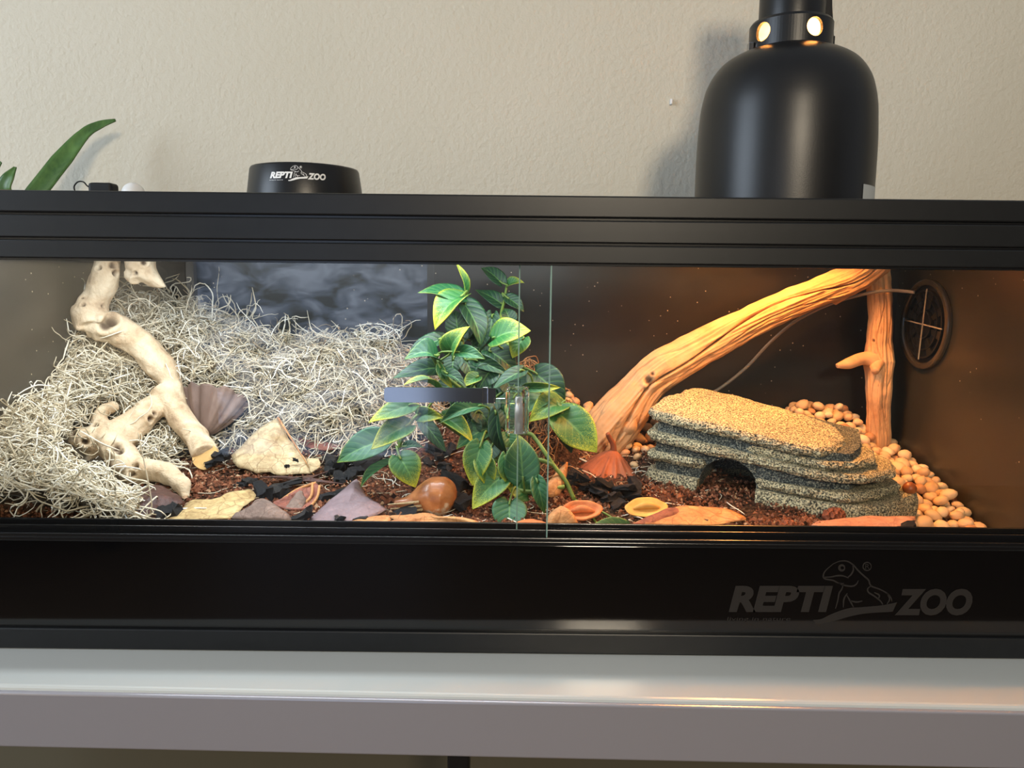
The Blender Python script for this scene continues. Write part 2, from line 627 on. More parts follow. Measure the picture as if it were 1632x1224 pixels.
M_VINE = [vine_mat('green_vine_leaf', C(16, 66, 38), C(34, 96, 54), C(150, 168, 50), -0.12),
          vine_mat('yellow_edged_vine_leaf', C(22, 74, 36), C(46, 108, 48), C(182, 184, 48), 0.16),
          vine_mat('dark_vine_leaf', C(10, 44, 28), C(20, 66, 38), C(96, 130, 50), -0.22)]
M_STEM = noisy('green_vine_stem', [(0.3, C(70, 100, 40)), (0.7, C(118, 138, 62))], 50, 0.5, 0.4, None)
k = MatB('orchid_leaf', 0.4, 0.45)
k.base(k.ramp(k.noise(60, 4, 0.6, k.coord((1, 1, 0.2))), [(0.3, C(44, 78, 34)), (0.7, C(88, 122, 58))]))
M_ORCH = k.m
M_CABLE = MatB('grey_cable', 0.35, 0.5, 0, C(140, 130, 116)).m
M_POT = MatB('terracotta_pot', 0.8, 0.2, 0, C(150, 90, 62)).m
# ------------------------------------------------------------------ room
WY = 0.46
ob = MB().box((-5, WY, -0.75), (6, WY + 0.1, 1.9)).obj('wall_back', M_WALL)
structure(ob)
# the wall behind the viewer with a tall garden window: what the glass front mirrors
FY0 = -3.4
wx0, wx1, wz0, wz1 = -1.75, -0.42, -0.66, 1.25
m = MB()
m.box((-5, FY0 - 0.1, -0.75), (wx0, FY0, 1.9)).box((wx1, FY0 - 0.1, -0.75), (6, FY0, 1.9))
m.box((wx0, FY0 - 0.1, -0.75), (wx1, FY0, wz0)).box((wx0, FY0 - 0.1, wz1), (wx1, FY0, 1.9))
structure(m.obj('wall_front', MatB('front_wall_paint', 0.8, 0.2, 0, C(150, 146, 138)).m))
k = MatB('window_daylight')
em = k.n('ShaderNodeEmission')
v = k.coord((1, 1, 2.2))
v.node.inputs['Rotation'].default_value = (0, math.radians(35), 0)
col = k.ramp(k.noise(4.5, 3, 0.55, v, 0.6), [(0.36, C(40, 52, 50)), (0.48, C(120, 138, 165)), (0.66, C(205, 222, 250))])
k.l(col, em.inputs[0])
em.inputs[1].default_value = 2.9
k.l(em.outputs[0], k.nt.nodes['Material Output'].inputs[0])
win = structure(MB().box((wx0, FY0 - 0.08, wz0), (wx1, FY0 - 0.07, wz1)).obj('window_1', k.m))
m = MB()
for x in (wx0, wx1 - 0.04):
    m.box((x, FY0 - 0.06, wz0), (x + 0.04, FY0 - 0.02, wz1))
m.box((wx0, FY0 - 0.06, wz0), (wx1, FY0 - 0.02, wz0 + 0.04)).box((wx0, FY0 - 0.06, wz1 - 0.04), (wx1, FY0 - 0.02, wz1))
m.obj('window_frame', M_WPLAS, win)
# beige sofa under the left end of that wall
sofa = empty('sofa', (-2.0, -2.7, -0.75))
tag(sofa, 'beige fabric sofa across the room, mirrored in the glass front', 'sofa')
M_SOFA = MatB('beige_fabric', 0.9, 0.2, 0, C(196, 184, 162)).m
MB().box((-3.0, -3.1, -0.60), (-1.75, -2.25, -0.32)).obj('seat', M_SOFA, sofa, smooth=True, bevel=0.06, segs=4)
MB().box((-3.0, -3.3, -0.60), (-1.75, -3.02, 0.42)).obj('backrest', M_SOFA, sofa, smooth=True, bevel=0.09, segs=4)
MB().box((-1.74, -3.25, -0.60), (-1.52, -2.2, -0.02)).obj('armrest', M_SOFA, sofa, smooth=True, bevel=0.08, segs=4)
for lx in (-2.9, -1.65):
    for ly in (-3.2, -2.3):
        MB().box((lx - 0.03, ly - 0.03, -0.75), (lx + 0.03, ly + 0.03, -0.6)).obj('leg', M_BLACK, sofa)
ob = MB().box((-5, -3.4, -0.80), (6, WY, -0.75)).obj('floor', M_FLOOR)
structure(ob)

# ------------------------------------------------------------------ table under the tank
ta, tb = PZ(0, 1096, 0.0), PZ(1632, 1129.5, 0.0)
te = (tb - ta).normalized()
tn = Vector((-te.y, te.x, 0))                       # towards the wall
A, B = ta - te * 0.45, tb + te * 0.45
THK = 0.0
zb = P(0, 1191, ta.y).z
table = empty('table', ((A.x + B.x) / 2, (A.y + B.y) / 2 + 0.25, -0.75))
tag(table, 'white glossy table with a grey metal front edge carrying the black tank', 'table')
wl = WY - 0.004
m = MB()
poly = [A + tn * 0.004, B + tn * 0.004, Vector((B.x, wl, 0)), Vector((A.x, wl, 0))]
m.prism(poly, (0, 0, -0.022), (0, 0, -0.0005))
m.obj('table_top', M_TABLE, table, bevel=0.004, segs=3)
m = MB()
poly = [A, B, B + tn * 0.018, A + tn * 0.018]
m.prism(poly, (0, 0, zb), (0, 0, -0.0045))
m.obj('front_rail', M_TEDGE, table, bevel=0.0022, segs=3)
for lx, ly in ((P(727, 1224, -0.05).x, -0.01), (-0.9, 0.36), (1.0, 0.36), (-0.85, 0.03), (0.95, -0.02)):
    MB().box((lx - 0.011, ly - 0.011, -0.75), (lx + 0.011, ly + 0.011, -0.022)).obj('leg', M_BLACK, table, bevel=0.002)

tag(MB().box((-1.0, 0.30, -0.52), (1.05, 0.318, -0.023)).obj('shade_panel', MatB('olive_shade_colour', 0.7, 0.2, 0, C(92, 86, 70)).m, table), 'added dark olive panel standing in for shade under the table top')  # added panel; its dark colour stands in for the shade below the top

# ------------------------------------------------------------------ the glass-fronted tank
XL, XR, YD = -0.56, 0.545, 0.37                     # inner faces
OX0, OX1, OY1 = XL - 0.014, XR + 0.014, YD + 0.012
tank = empty('terrarium', ((OX0 + OX1) / 2, OY1 / 2, 0.0))
tag(tank, 'long black-framed glass-fronted reptile tank standing on the white table', 'terrarium')


def zf(py, y=0.0):
    return P(816, py, y).z


ZT = 0.45
z1, z2, z3, z4 = zf(346), zf(350), zf(386), zf(390)
zop = zf(419)                                       # top of the opening
# top frame: three stepped front bands, then the other three sides
MB().box((OX0, 0, z1), (OX1, 0.03, ZT)).obj('top_band', M_BLACK, tank, bevel=0.0015)
MB().box((OX0, 0.001, z3), (OX1, 0.026, z2)).obj('top_band', M_BLACK, tank, bevel=0.0012)
MB().box((OX0, 0.0015, zop), (OX1, 0.024, z4)).obj('top_band', M_BLACK, tank, bevel=0.0012)
MB().box((OX0, 0.003, z4 + 0.0002), (OX1, 0.02, z3 - 0.0002)).box((OX0, 0.003, z2 + 0.0002), (OX1, 0.02, z1 - 0.0002)).obj('groove', M_TRACK, tank)
MB().box((OX0, OY1 - 0.03, 0.425), (OX1, OY1, ZT)).obj('top_rim', M_BLACK, tank, bevel=0.0015)
MB().box((OX0, 0.0305, 0.425), (OX0 + 0.03, OY1 - 0.0305, ZT)).obj('top_rim', M_BLACK, tank, bevel=0.0015)
MB().box((OX1 - 0.03, 0.0305, 0.425), (OX1, OY1 - 0.0305, ZT)).obj('top_rim', M_BLACK, tank, bevel=0.0015)
# woven screen lid in the top
m = MB()
zs = 0.444
for x in np.arange(OX0 + 0.03, OX1 - 0.03, 0.009):
    m.box((x, 0.03, zs), (x + 0.0008, OY1 - 0.03, zs + 0.0008))
for y in np.arange(0.031, OY1 - 0.03, 0.009):
    m.box((OX0 + 0.03, y, zs + 0.0008), (OX1 - 0.03, y + 0.0008, zs + 0.0016))
tag(m.obj('wire_screen', M_BLACK, tank), None, kind='stuff')
# base panel
b1, b2, b3, b4 = zf(845), zf(868), zf(1004), zf(1009)
MB().box((OX0, 0, 0), (OX1, 0.03, b4)).obj('base_rail', M_BLACK, tank, bevel=0.0015)
MB().box((OX0, 0.004, b4), (OX1, 0.024, b3)).obj('groove', M_TRACK, tank)
MB().box((OX0, 0.0015, b3), (OX1, 0.024, b2 - 0.001)).obj('base_panel', M_GLOSS, tank, bevel=0.0008)
tr = MB()
# sliding-door track: three upright lips with channels between them
tr.box((OX0, 0.0, b2 - 0.001), (OX1, 0.026, b2 + 0.003))
tr.box((OX0, 0.0, b2 + 0.003), (OX1, 0.003, b1 - 0.008))
tr.box((OX0, 0.0105, b2 + 0.003), (OX1, 0.0125, b1 - 0.003))
tr.box((OX0, 0.0215, b2 + 0.003), (OX1, 0.0245, b1))
tr.obj('door_track', M_TRACK, tank, bevel=0.0005)
tr = MB()
tr.box((OX0, 0.0035, zop - 0.002), (OX1, 0.0042, zop)).box((OX0, 0.0105, zop - 0.002), (OX1, 0.0125, zop)).box((OX0, 0.0215, zop - 0.002), (OX1, 0.0235, zop))
tr.obj('door_track', M_TRACK, tank)
# boards: back, sides, bottom
MB().box((XL, YD, 0.012), (XR, YD + 0.012, 0.425)).obj('back_board', M_PANEL, tank)
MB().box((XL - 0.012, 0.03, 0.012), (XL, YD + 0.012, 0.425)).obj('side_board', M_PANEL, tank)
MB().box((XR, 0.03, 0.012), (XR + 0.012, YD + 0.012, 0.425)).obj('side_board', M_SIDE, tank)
MB().box((XL, 0.03, 0.0005), (XR, YD, 0.012)).obj('bottom_board', M_BLACK, tank)
MB().box((OX0, 0.0, b2), (XL, 0.03, zop)).obj('corner_post', M_BLACK, tank)
MB().box((XR, 0.0, b2), (OX1, 0.03, zop)).obj('corner_post', M_BLACK, tank)
# two overlapping sliding panes with bare polished edges
xe1 = (P(879, 425, 0.006).x + P(871, 850, 0.006).x) / 2
xe2 = (P(829, 425, 0.017).x + P(823, 850, 0.017).x) / 2


def pane(x0, x1, y0, y1, zlo, zhi):
    p = MB().box((x0, y0, zlo), (x1, y1, zhi)).obj('sliding_pane', M_GLASS, tank)
    return p


pz0, pz1 = b2 + 0.0035, zop + 0.003
p1 = pane(XL, xe1 - 0.0006, 0.0045, 0.0095, pz0, pz1)
p2 = pane(xe2 + 0.0006, XR, 0.0140, 0.0190, pz0, pz1)
tag(MB().box((xe1 - 0.0005, 0.0045, pz0), (xe1 + 0.0007, 0.0095, pz1)).obj('pane_edge', M_EDGE, p1), 'pale green polished edge of the pane')
tag(MB().box((xe2 - 0.0007, 0.0140, pz0), (xe2 + 0.0005, 0.0190, pz1)).obj('pane_edge', M_EDGE, p2), 'pale green polished edge of the pane')

# round vent set in the right side board
vc = PXW(1478, 517, XR)
vr = (PXW(1478, 445, XR).z - PXW(1478, 590, XR).z) / 2
vent = None


def disc(m, r0, r1, x0, x1, n=56):
    """ring about the x axis through the vent centre"""
    V, F = [], []
    for (r, x) in ((r0, x0), (r1, x0), (r1, x1), (r0, x1)):
        for i in range(n):
            a = 2 * math.pi * i / n
            V.append((x, vc.y + r * math.cos(a), vc.z + r * math.sin(a)))
    for j in range(4):
        for i in range(n):
            F.append((j * n + i, j * n + (i + 1) % n, ((j + 1) % 4) * n + (i + 1) % n, ((j + 1) % 4) * n + i))
    m.add(V, F)


M_VENT = MatB('glossy_black_vent', 0.12, 0.6, 0, C(30, 28, 25)).m
M_VRIM = MatB('smoky_vent_flange', 0.2, 0.6, 0, C(58, 51, 40)).m
m = MB()
disc(m, vr * 0.86, vr, XR - 0.007, XR)
vent = m.obj('round_vent', M_VRIM, tank, smooth=False, bevel=0.002)
m = MB()
disc(m, 0.0004, vr * 0.86, XR - 0.0012, XR)
m.obj('vent_back', M_RUB, vent)
for rr in (0.30, 0.56, 0.74):
    m = MB()
    disc(m, vr * rr - 0.0011, vr * rr + 0.0011, XR - 0.006, XR - 0.0014)
    m.obj('vent_ring', M_VENT, vent)
for i in range(2):
    a = math.radians(94 + 90 * i)
    d, e = Vector((0, math.cos(a), math.sin(a))), Vector((0, -math.sin(a), math.cos(a)))
    m = MB()
    c_ = Vector((XR, vc.y, vc.z))
    poly = [c_ + d * s_ * vr * 0.79 + e * w_ for s_, w_ in ((-1, -0.0008), (1, -0.0008), (1, 0.0008), (-1, 0.0008))]
    m.prism(poly, (-0.0068, 0, 0), (-0.0058, 0, 0))
    tag(m.obj('vent_bar', MatB('pale_bar', 0.3, 0.5, 0, C(150, 140, 120)).m, vent), 'pale cross bar')
for i in range(8):
    a0 = math.radians(20 + 45 * i)
    d, e = Vector((0, math.cos(a0), math.sin(a0))), Vector((0, -math.sin(a0), math.cos(a0)))
    c_ = Vector((XR, vc.y, vc.z))
    m = MB()
    poly = [c_ + d * vr * 0.34 - e * 0.002, c_ + d * vr * 0.72 - e * 0.008, c_ + d * vr * 0.76 + e * 0.004, c_ + d * vr * 0.40 + e * 0.004]
    m.prism(poly, (-0.0052, 0, 0), (-0.002, 0, 0))
    m.obj('vent_blade', M_VENT, vent)


# ------------------------------------------------------------------ the printed mark: bold slanted words and a lizard on a branch
def text2d(s, slant=0.22, fat=0.035):
    cu = bpy.data.curves.new('t', 'FONT')
    cu.body = s
    cu.size = 1.0
    cu.shear = slant
    cu.offset = fat
    cu.resolution_u = 4
    o = bpy.data.objects.new('t', cu)
    COL.objects.link(o)
    dg = bpy.context.evaluated_depsgraph_get()
    me = bpy.data.meshes.new_from_object(o.evaluated_get(dg))
    co = coords(me)[:, :2]
    F = [tuple(p.vertices) for p in me.polygons]
    bpy.data.objects.remove(o)
    bpy.data.meshes.remove(me)
    co -= co.min(0)
    co /= co.max(0)
    return co, F


def ribbon2d(pts, w):
    p = catmull([(a, b, 0) for a, b in pts], max(8, 5 * len(pts)))[:, :2]
    t = np.gradient(p, axis=0)
    t /= np.linalg.norm(t, axis=1)[:, None] + 1e-9
    n = np.stack([-t[:, 1], t[:, 0]], 1)
    ws = w / 2 * (0.45 + 0.55 * np.sin(np.linspace(0.15, math.pi - 0.15, len(p))))[:, None]
    V = np.vstack([p + n * ws, p - n * ws])
    k = len(p)
    return V, [(i, i + 1, k + i + 1, k + i) for i in range(k - 1)]


def mark(mp, material, parent):
    """the whole mark; mp maps the drawing's own 2D frame (crop pixels) to 3D"""
    def put2d(name, co, F):
        me = bpy.data.meshes.new(name)
        me.from_pydata([tuple(mp(a, b)) for a, b in co], [], F)
        return link(name, me, material, parent)

    def word(s, x0, x1, ytop, ybot, slant=0.22, fat=0.05):
        co, F = text2d(s, slant, fat)
        co = np.stack([x0 + co[:, 0] * (x1 - x0), ybot - co[:, 1] * (ybot - ytop)], 1)
        put2d('lettering', co, F)
    word('REPTI', 188, 698, 226, 354)
    word('ZOO', 1000, 1380, 240, 371)
    word('living in nature', 180, 490, 378, 402, 0.1, 0.0)
    lines = [
        [(700, 118), (665, 148), (652, 170), (656, 190), (700, 200), (724, 212), (752, 214)],
        [(700, 118), (730, 106), (765, 105), (795, 122), (822, 152), (850, 178), (872, 198), (884, 226), (925, 242), (962, 262), (982, 285), (986, 302)],
        [(656, 184), (690, 182), (722, 176), (750, 178), (775, 188)],
        [(795, 122), (797, 150), (785, 172), (770, 184)],
        [(726, 212), (748, 222), (790, 228), (812, 218), (822, 200)],
        [(748, 214), (742, 240), (728, 262), (722, 295), (710, 338)],
        [(768, 262), (752, 290), (748, 332)],
        [(766, 272), (782, 300), (798, 330)],
        [(782, 298), (812, 305), (842, 300)],
        [(884, 226), (868, 240), (872, 258), (900, 276), (930, 300), (942, 318)],
        [(900, 258), (924, 272), (920, 290)],
        [(962, 262), (975, 290), (962, 315)],
    ]
    V, F = [], []
    for ln in lines:
        a, f = ribbon2d(ln, 8)
        F += [tuple(i + len(V) for i in q) for q in f]
        V += [tuple(q) for q in a]
    th = np.linspace(0, 2 * math.pi, 20)
    for (cx, cy, r, w) in ((742, 138, 13, 9), (865, 131, 20, 5)):
        ring = [(cx + r * math.cos(t), cy + r * math.sin(t)) for t in th]
        a, f = ribbon2d(ring, w * 1.3)
        F += [tuple(i + len(V) for i in q) for q in f]
        V += [tuple(q) for q in a]
    put2d('lizard_emblem', V, F)
    word('R', 856, 877, 119, 143, 0, 0.0)
    bt = catmull([(600, 392, 0), (640, 388, 0), (690, 364, 0), (770, 336, 0), (840, 330, 0), (930, 322, 0), (985, 312, 0), (1012, 306, 0)], 30)
    bb = catmull([(612, 412, 0), (660, 408, 0), (710, 396, 0), (780, 376, 0), (850, 362, 0), (930, 356, 0), (968, 354, 0), (990, 352, 0)], 30)
    put2d('branch_emblem', np.vstack([bt[:28, :2], bt[28:, :2], bb[:, :2]]), [(i, i + 1, 30 + i + 1, 30 + i) for i in range(29)])


def mp_panel(a, b):
    return P(1100 + a / 3.0677, 860 + b / 3.0677, 0.0011)


mark(mp_panel, M_PRINT, tank)

# ------------------------------------------------------------------ showcase lock clipped over the pane overlap
lk = empty('door_lock', P(830, 690, 0.0))
tag(lk, 'chrome toothed bar lock with a clear plastic barrel clipped where the glass panes overlap', 'lock')
yb0, yb1 = 0.0005, 0.0028
m = MB()
poly = []
z_t, z_b = P(700, 618, 0).z, P(700, 642, 0).z
x0, x1 = P(612, 630, 0).x, P(790, 630, 0).x
r_ = 0.0035
for cx_, cz_, a0 in ((x0 + r_, z_t - r_, 90), (x0 + r_, z_b + r_, 180)):
    for a in np.linspace(a0, a0 + 90, 6):
        poly.append((cx_ + r_ * math.cos(math.radians(a)), 0, cz_ + r_ * math.sin(math.radians(a))))
tx0, tx1 = P(690, 642, 0).x, P(752, 642, 0).x
nt_ = 12
for i in range(nt_):
    xa = tx0 + (tx1 - tx0) * i / nt_
    xb = tx0 + (tx1 - tx0) * (i + 0.5) / nt_
    poly += [(xa, 0, z_b), (xb, 0, z_b + 0.0016)]
poly += [(tx1, 0, z_b), (x1, 0, z_b), (x1, 0, z_t)]
m.prism(poly, (0, yb0, 0), (0, yb1, 0))
m.obj('toothed_bar', M_CHROME, lk)
m = MB().box((P(772, 0, 0).x, -0.003, z_b - 0.001), (P(782, 0, 0).x, 0.0035, z_t + 0.0012))
m.obj('bar_clip', M_CLEAR, lk, bevel=0.0008)
bx0, bx1 = P(806, 640, -0.006).x, P(843, 640, -0.006).x
m = MB().box((bx0, -0.013, P(820, 691, -0.006).z), (bx1, 0.0035, P(820, 617, -0.006).z))
m.obj('clear_housing', M_CLEAR, lk, bevel=0.004, segs=4)
m = MB()
xc = P(827, 660, -0.005).x
m.lathe((xc, -0.005, P(827, 688, -0.005).z), [(0.0005, 0), (0.0042, 0), (0.0042, 0.024), (0.0036, 0.026), (0.0036, 0.034), (0.0005, 0.034)], 24)
tag(m.obj('lock_barrel', MatB('frosted_barrel', 0.25, 0.5, 0.6, C(205, 205, 200)).m, lk, smooth=True), 'bright metal barrel')
m = MB().box((P(787, 624, 0).x, -0.0022, P(0, 634, 0).z), (P(822, 624, 0).x, 0.0004, P(0, 626, 0).z))
m.obj('latch_tongue', M_CLEAR, lk, bevel=0.001)

# ------------------------------------------------------------------ deep dome heat lamp on the screen
LY = 0.185
LC = P(1246, 300, LY).x
zl = lambda py: P(1250, py, LY).z
rl = lambda w: (P(816 + w, 300, LY).x - P(816, 300, LY).x) / 2
lamp = empty('dome_lamp', (LC, LY, 0.4522))
tag(lamp, 'tall black dome heat lamp with glowing vent holes standing on the tank top', 'lamp')
prof = [(268, 0), (270, zl(250)), (266, zl(200)), (260, zl(168)), (247, zl(140)), (228, zl(120)), (202, zl(104)), (170, zl(93)), (140, zl(86)), (121, zl(82))]
z0 = 0.4522
zz = [(rl(270) + 0.0, z0)] + [(rl(w), z) for w, z in prof[1:]]
pr = catmull([(r, z, 0) for r, z in zz], 40)[:, :2]
outer = [(r, z - z0) for r, z in pr]
inner = [(max(r - 0.002, 0.001), z - 0.002) for r, z in outer[::-1]]
inner[-1] = (outer[0][0] - 0.002, 0)
MB().lathe((LC, LY, z0), outer, 72).obj('shade', M_LAMP, lamp, smooth=True)
MB().lathe((LC, LY, z0), inner, 72).obj('inner_reflector', M_LAMPIN, lamp, smooth=True)
cz0, cz1 = zl(84), zl(38)
cr = rl(124)
# collar with real holes, cut all round
facing = math.atan2(CAM.y - LY, CAM.x - LC)
m = MB()
m.lathe((LC, LY, cz0), [(cr, 0), (cr, cz1 - cz0 - 0.003), (cr - 0.002, cz1 - cz0), (rl(98), cz1 - cz0), (rl(98), cz1 - cz0 - 0.0025), (cr - 0.003, cz1 - cz0 - 0.004), (cr - 0.0035, 0)], 96, closed=True)
col_me = m.mesh('collar', True)
cut = MB()
hz = zl(58) - 0.002
HOLES = [facing + math.radians(d) for d in (-41, 33.5, 106, 180, 252)]
for a in HOLES:
    # image right is counter-clockwise seen from above
    d = Vector((math.cos(a), math.sin(a), 0))
    c0 = Vector((LC, LY, hz)) + d * (cr - 0.012)
    c1 = Vector((LC, LY, hz)) + d * (cr + 0.012)
    cut.tube([c0, c1], 0.0098, 28)
cutter = bpy.data.objects.new('cutter', cut.mesh('cutter'))
COL.objects.link(cutter)


def _bool(o):
    b = o.modifiers.new('b', 'BOOLEAN')
    b.operation = 'DIFFERENCE'
    b.solver = 'EXACT'
    b.object = cutter


col_me = evaluated(col_me, _bool)
lm = MB()
lm.lathe((LC, LY, cz0), [(0.001, cz1 - cz0 - 0.0046), (cr - 0.0037, cz1 - cz0 - 0.0046), (cr - 0.0037, 0.0), (cr - 0.0043, 0.0), (cr - 0.0043, cz1 - cz0 - 0.0052), (0.001, cz1 - cz0 - 0.0052)], 96, closed=True)
lin_me = evaluated(lm.mesh('lining', True), _bool)
for p in lin_me.polygons:
    p.use_smooth = False
bpy.data.objects.remove(cutter)
for p in col_me.polygons:
    p.use_smooth = False
collar = link('vented_collar', col_me, M_LAMP, lamp)
# pale heat sleeve inside the collar, lit by an added point light of its own
gl = bpy.data.lights.new('collar_glow', 'POINT')
gl.energy, gl.color, gl.shadow_soft_size = 0.07, (1.0, 0.42, 0.10), 0.005
go = bpy.data.objects.new('collar_glow', gl)
go.location = (LC, LY, cz0 + 0.012)
COL.objects.link(go)
link('collar_lining', lin_me, M_LAMPIN, collar)
nk = rl(98)
MB().lathe((LC, LY, cz1 - 0.001), [(nk, 0), (nk, 0.10), (nk - 0.006, 0.108), (0.0005, 0.11)], 64).obj('socket_neck', M_LAMP, lamp, smooth=True)
# porcelain bulb, part of the lamp
MB().lathe((LC, LY, z0 + 0.088), [(0.0005, 0.0), (0.018, 0.004), (0.024, 0.018), (0.022, 0.034), (0.014, 0.055), (0.013, 0.078), (0.0005, 0.08)], 32).obj('bulb', M_LAMPIN, lamp, smooth=True)
# bail clips and cord
for px_, py_ in ((1196, 76), (1324, 66)):
    c0 = P(px_, py_, LY - 0.008)
    MB().box((c0.x - 0.003, c0.y - 0.005, c0.z - 0.008), (c0.x + 0.003, c0.y + 0.005, c0.z + 0.005)).obj('bail_clip', M_CHROME if px_ < 1200 else M_RUB, lamp, bevel=0.0012)
c0 = P(1324, 62, LY)
pts = [P(1323, 66, LY - 0.006), P(1322, 40, LY - 0.006), P(1319, 10, LY - 0.004), P(1317, -40, LY)]
sp_ = catmull(pts, 16)
m = MB()
m.prism([(p[0] - 0.0045, LY - 0.006, p[2]) for p in sp_] + [(p[0] + 0.0045, LY - 0.006, p[2]) for p in sp_[::-1]], (0, 0, 0), (0, 0.003, 0))
tag(m.obj('hanging_strap', M_RUB, lamp), 'black strap rising from the collar')
# pale sticker on the right of the shade
V, F = [], []
a0 = facing + math.radians(56)
for i in range(7):
    a = a0 + math.radians(26) * i / 6
    rr = pr[0][0] + 0.0004
    V += [(LC + rr * math.cos(a), LY + rr * math.sin(a), zl(305)), (LC + rr * math.cos(a), LY + rr * math.sin(a), zl(330))]
F = [(2 * i, 2 * i + 1, 2 * i + 3, 2 * i + 2) for i in range(6)]
me = bpy.data.meshes.new('sticker')
me.from_pydata(V, [], F)
tag(link('sticker', me, M_STICK, lamp), 'pale sticker')

# ------------------------------------------------------------------ low black fixture with the white mark
FY = 0.16
fc = P(487, 300, FY)
fz = lambda py: P(487, py, FY - 0.06).z
fr = lambda w: (P(487 + w, 300, FY).x - P(487, 300, FY).x) / 2
ft = fz(258)
fix = empty('low_round_lamp', (fc.x, FY, 0.4522))
tag(fix, 'low black tapered round lamp housing with white lettering on the tank top', 'lamp')
rb, rt_ = fr(182), fr(165)
hh = ft - 0.4522
prf = [(rb - 0.003, 0), (rb, 0.0), (rb, 0.002), (rt_ + 0.0012, hh - 0.002), (rt_, hh), (rt_ - 0.003, hh + 0.0006), (0.001, hh + 0.0006)]
MB().lathe((fc.x, FY, 0.4522), prf, 80).obj('housing', M_LAMP, fix, smooth=True)
ff = math.atan2(CAM.y - FY, CAM.x - fc.x)
MB().lathe((fc.x, FY, 0.4522), [(0.001, 0.0003), (rb - 0.004, 0.0003)], 40).obj('diffuser', M_LAMPIN, fix)


def mp_fix(a, b):
    # drawing frame -> angle and height on the tapered side
    u = (a - 780) / 1200.0
    ang = ff + math.radians(-8.0) + u * math.radians(56)
    z = (fz(284.5) - 0.4522) + (355 - b) / 1200.0 * fr(182) * 2 * 0.49
    r = rb + (rt_ - rb) * z / hh + 0.0009
    return (fc.x + r * math.cos(ang), FY + r * math.sin(ang), 0.4522 + z)


mark(mp_fix, M_PRINTW, fix)

# ------------------------------------------------------------------ things lying on the tank top at the left
ytop = 0.05
ztop = ZT + 0.0002
c0 = P(165, 298, ytop)
pg = empty('cable_plug', (c0.x, ytop, ztop))
tag(pg, 'small black plug with a thin wire loop on the tank top near the left', 'plug')
zq = P(165, 292, ytop).z
m = MB().box((P(146, 298, ytop).x, ytop - 0.008, ztop), (P(184, 298, ytop).x, ytop + 0.008, zq))
m.obj('plug_body', M_RUB, pg, bevel=0.003, segs=3)
lp = [P(150, 300, ytop), P(140, 297, ytop), P(133, 290, ytop), P(124, 290, ytop), P(118, 298, ytop), P(122, 308, ytop), P(132, 312, ytop)]
m = MB()
m.tube(catmull(lp, 30), 0.0007, 6)
m.obj('wire_loop', M_RUB, pg, smooth=True)
c1 = P(212, 298, ytop)
m = MB()
zq2 = P(212, 291, ytop).z
ang = np.linspace(0, math.pi, 12)
rr = (P(231, 298, ytop).x - P(194, 298, ytop).x) / 2
prof2 = [(0.0004, zq2 - ztop)] + [(rr * math.sin(t), (zq2 - ztop) * max(0.0, math.cos(t))) for t in np.linspace(0.2, math.pi / 2, 10)] + [(0.001, 0)]
m.lathe((c1.x, ytop, ztop), prof2, 32)
wpuck = m.obj('white_disc', M_WPLAS, None, smooth=True)
tag(wpuck, 'small white rounded plastic piece lying on the tank top beside the black plug', 'gadget')

# potted plant at the far left, its long blades rising past the wall
py_ = 0.30
pb = P(40, 330, py_)
pot = empty('potted_plant', (pb.x, py_, ztop))
tag(pot, 'potted plant with long green strap leaves at the left end of the tank top', 'plant')
MB().lathe((pb.x, py_, ztop), [(0.001, 0), (0.032, 0), (0.042, 0.026), (0.039, 0.026), (0.034, 0.018), (0.001, 0.018)], 40).obj('pot', M_POT, pot, smooth=True)


def blade(pts, wid, name='leaf', fold=0.25):
    p = catmull(pts, 26)
    w = np.interp(np.linspace(0, 1, 26), np.linspace(0, 1, len(wid)), wid)
    T = np.gradient(p, axis=0)
    T /= np.linalg.norm(T, axis=1)[:, None]
    view = np.array([0, -1.0, 0.35])
    side = np.cross(T, view)
    side /= np.linalg.norm(side, axis=1)[:, None]
    nn = np.cross(side, T)
    V = []
    for t in np.linspace(-1, 1, 7):
        V.append(p + side * (w * t)[:, None] + nn * (fold * w * abs(t))[:, None])
    V = np.stack(V, 1).reshape(-1, 3)
    F = [(i * 7 + j, i * 7 + j + 1, (i + 1) * 7 + j + 1, (i + 1) * 7 + j) for i in range(25) for j in range(6)]
    me = fast_mesh(name, V, F)
    me = evaluated(me, lambda o: (setattr(o.modifiers.new('s', 'SOLIDIFY'), 'thickness', 0.0014)))
    return link(name, me, M_ORCH, pot)


px2m = 1.06 / F_PX
blade([P(40, 330, 0.30), P(62, 305, 0.33), P(100, 256, 0.37), P(135, 214, 0.39), P(160, 199, 0.40), P(184, 191, 0.405)], [14 * px2m, 18 * px2m, 17 * px2m, 10 * px2m, 7 * px2m, 2 * px2m])
blade([P(30, 335, 0.30), P(8, 305, 0.29), P(14, 282, 0.29), P(24, 266, 0.30)], [8 * px2m, 13 * px2m, 9 * px2m, 2 * px2m])
blade([P(30, 335, 0.30), P(-20, 290, 0.33), P(-8, 270, 0.34), P(1, 258, 0.34)], [8 * px2m, 12 * px2m, 8 * px2m, 2 * px2m])

# tiny hook stuck in the wall
hk = P(1069, 163, WY)
m = MB().box((hk.x - 0.0018, WY - 0.006, hk.z - 0.004), (hk.x + 0.0018, WY, hk.z + 0.004)).obj('wall_hook', M_WPLAS, bevel=0.001)
tag(m, 'tiny white peg in the wall left of the dome lamp', 'hook')
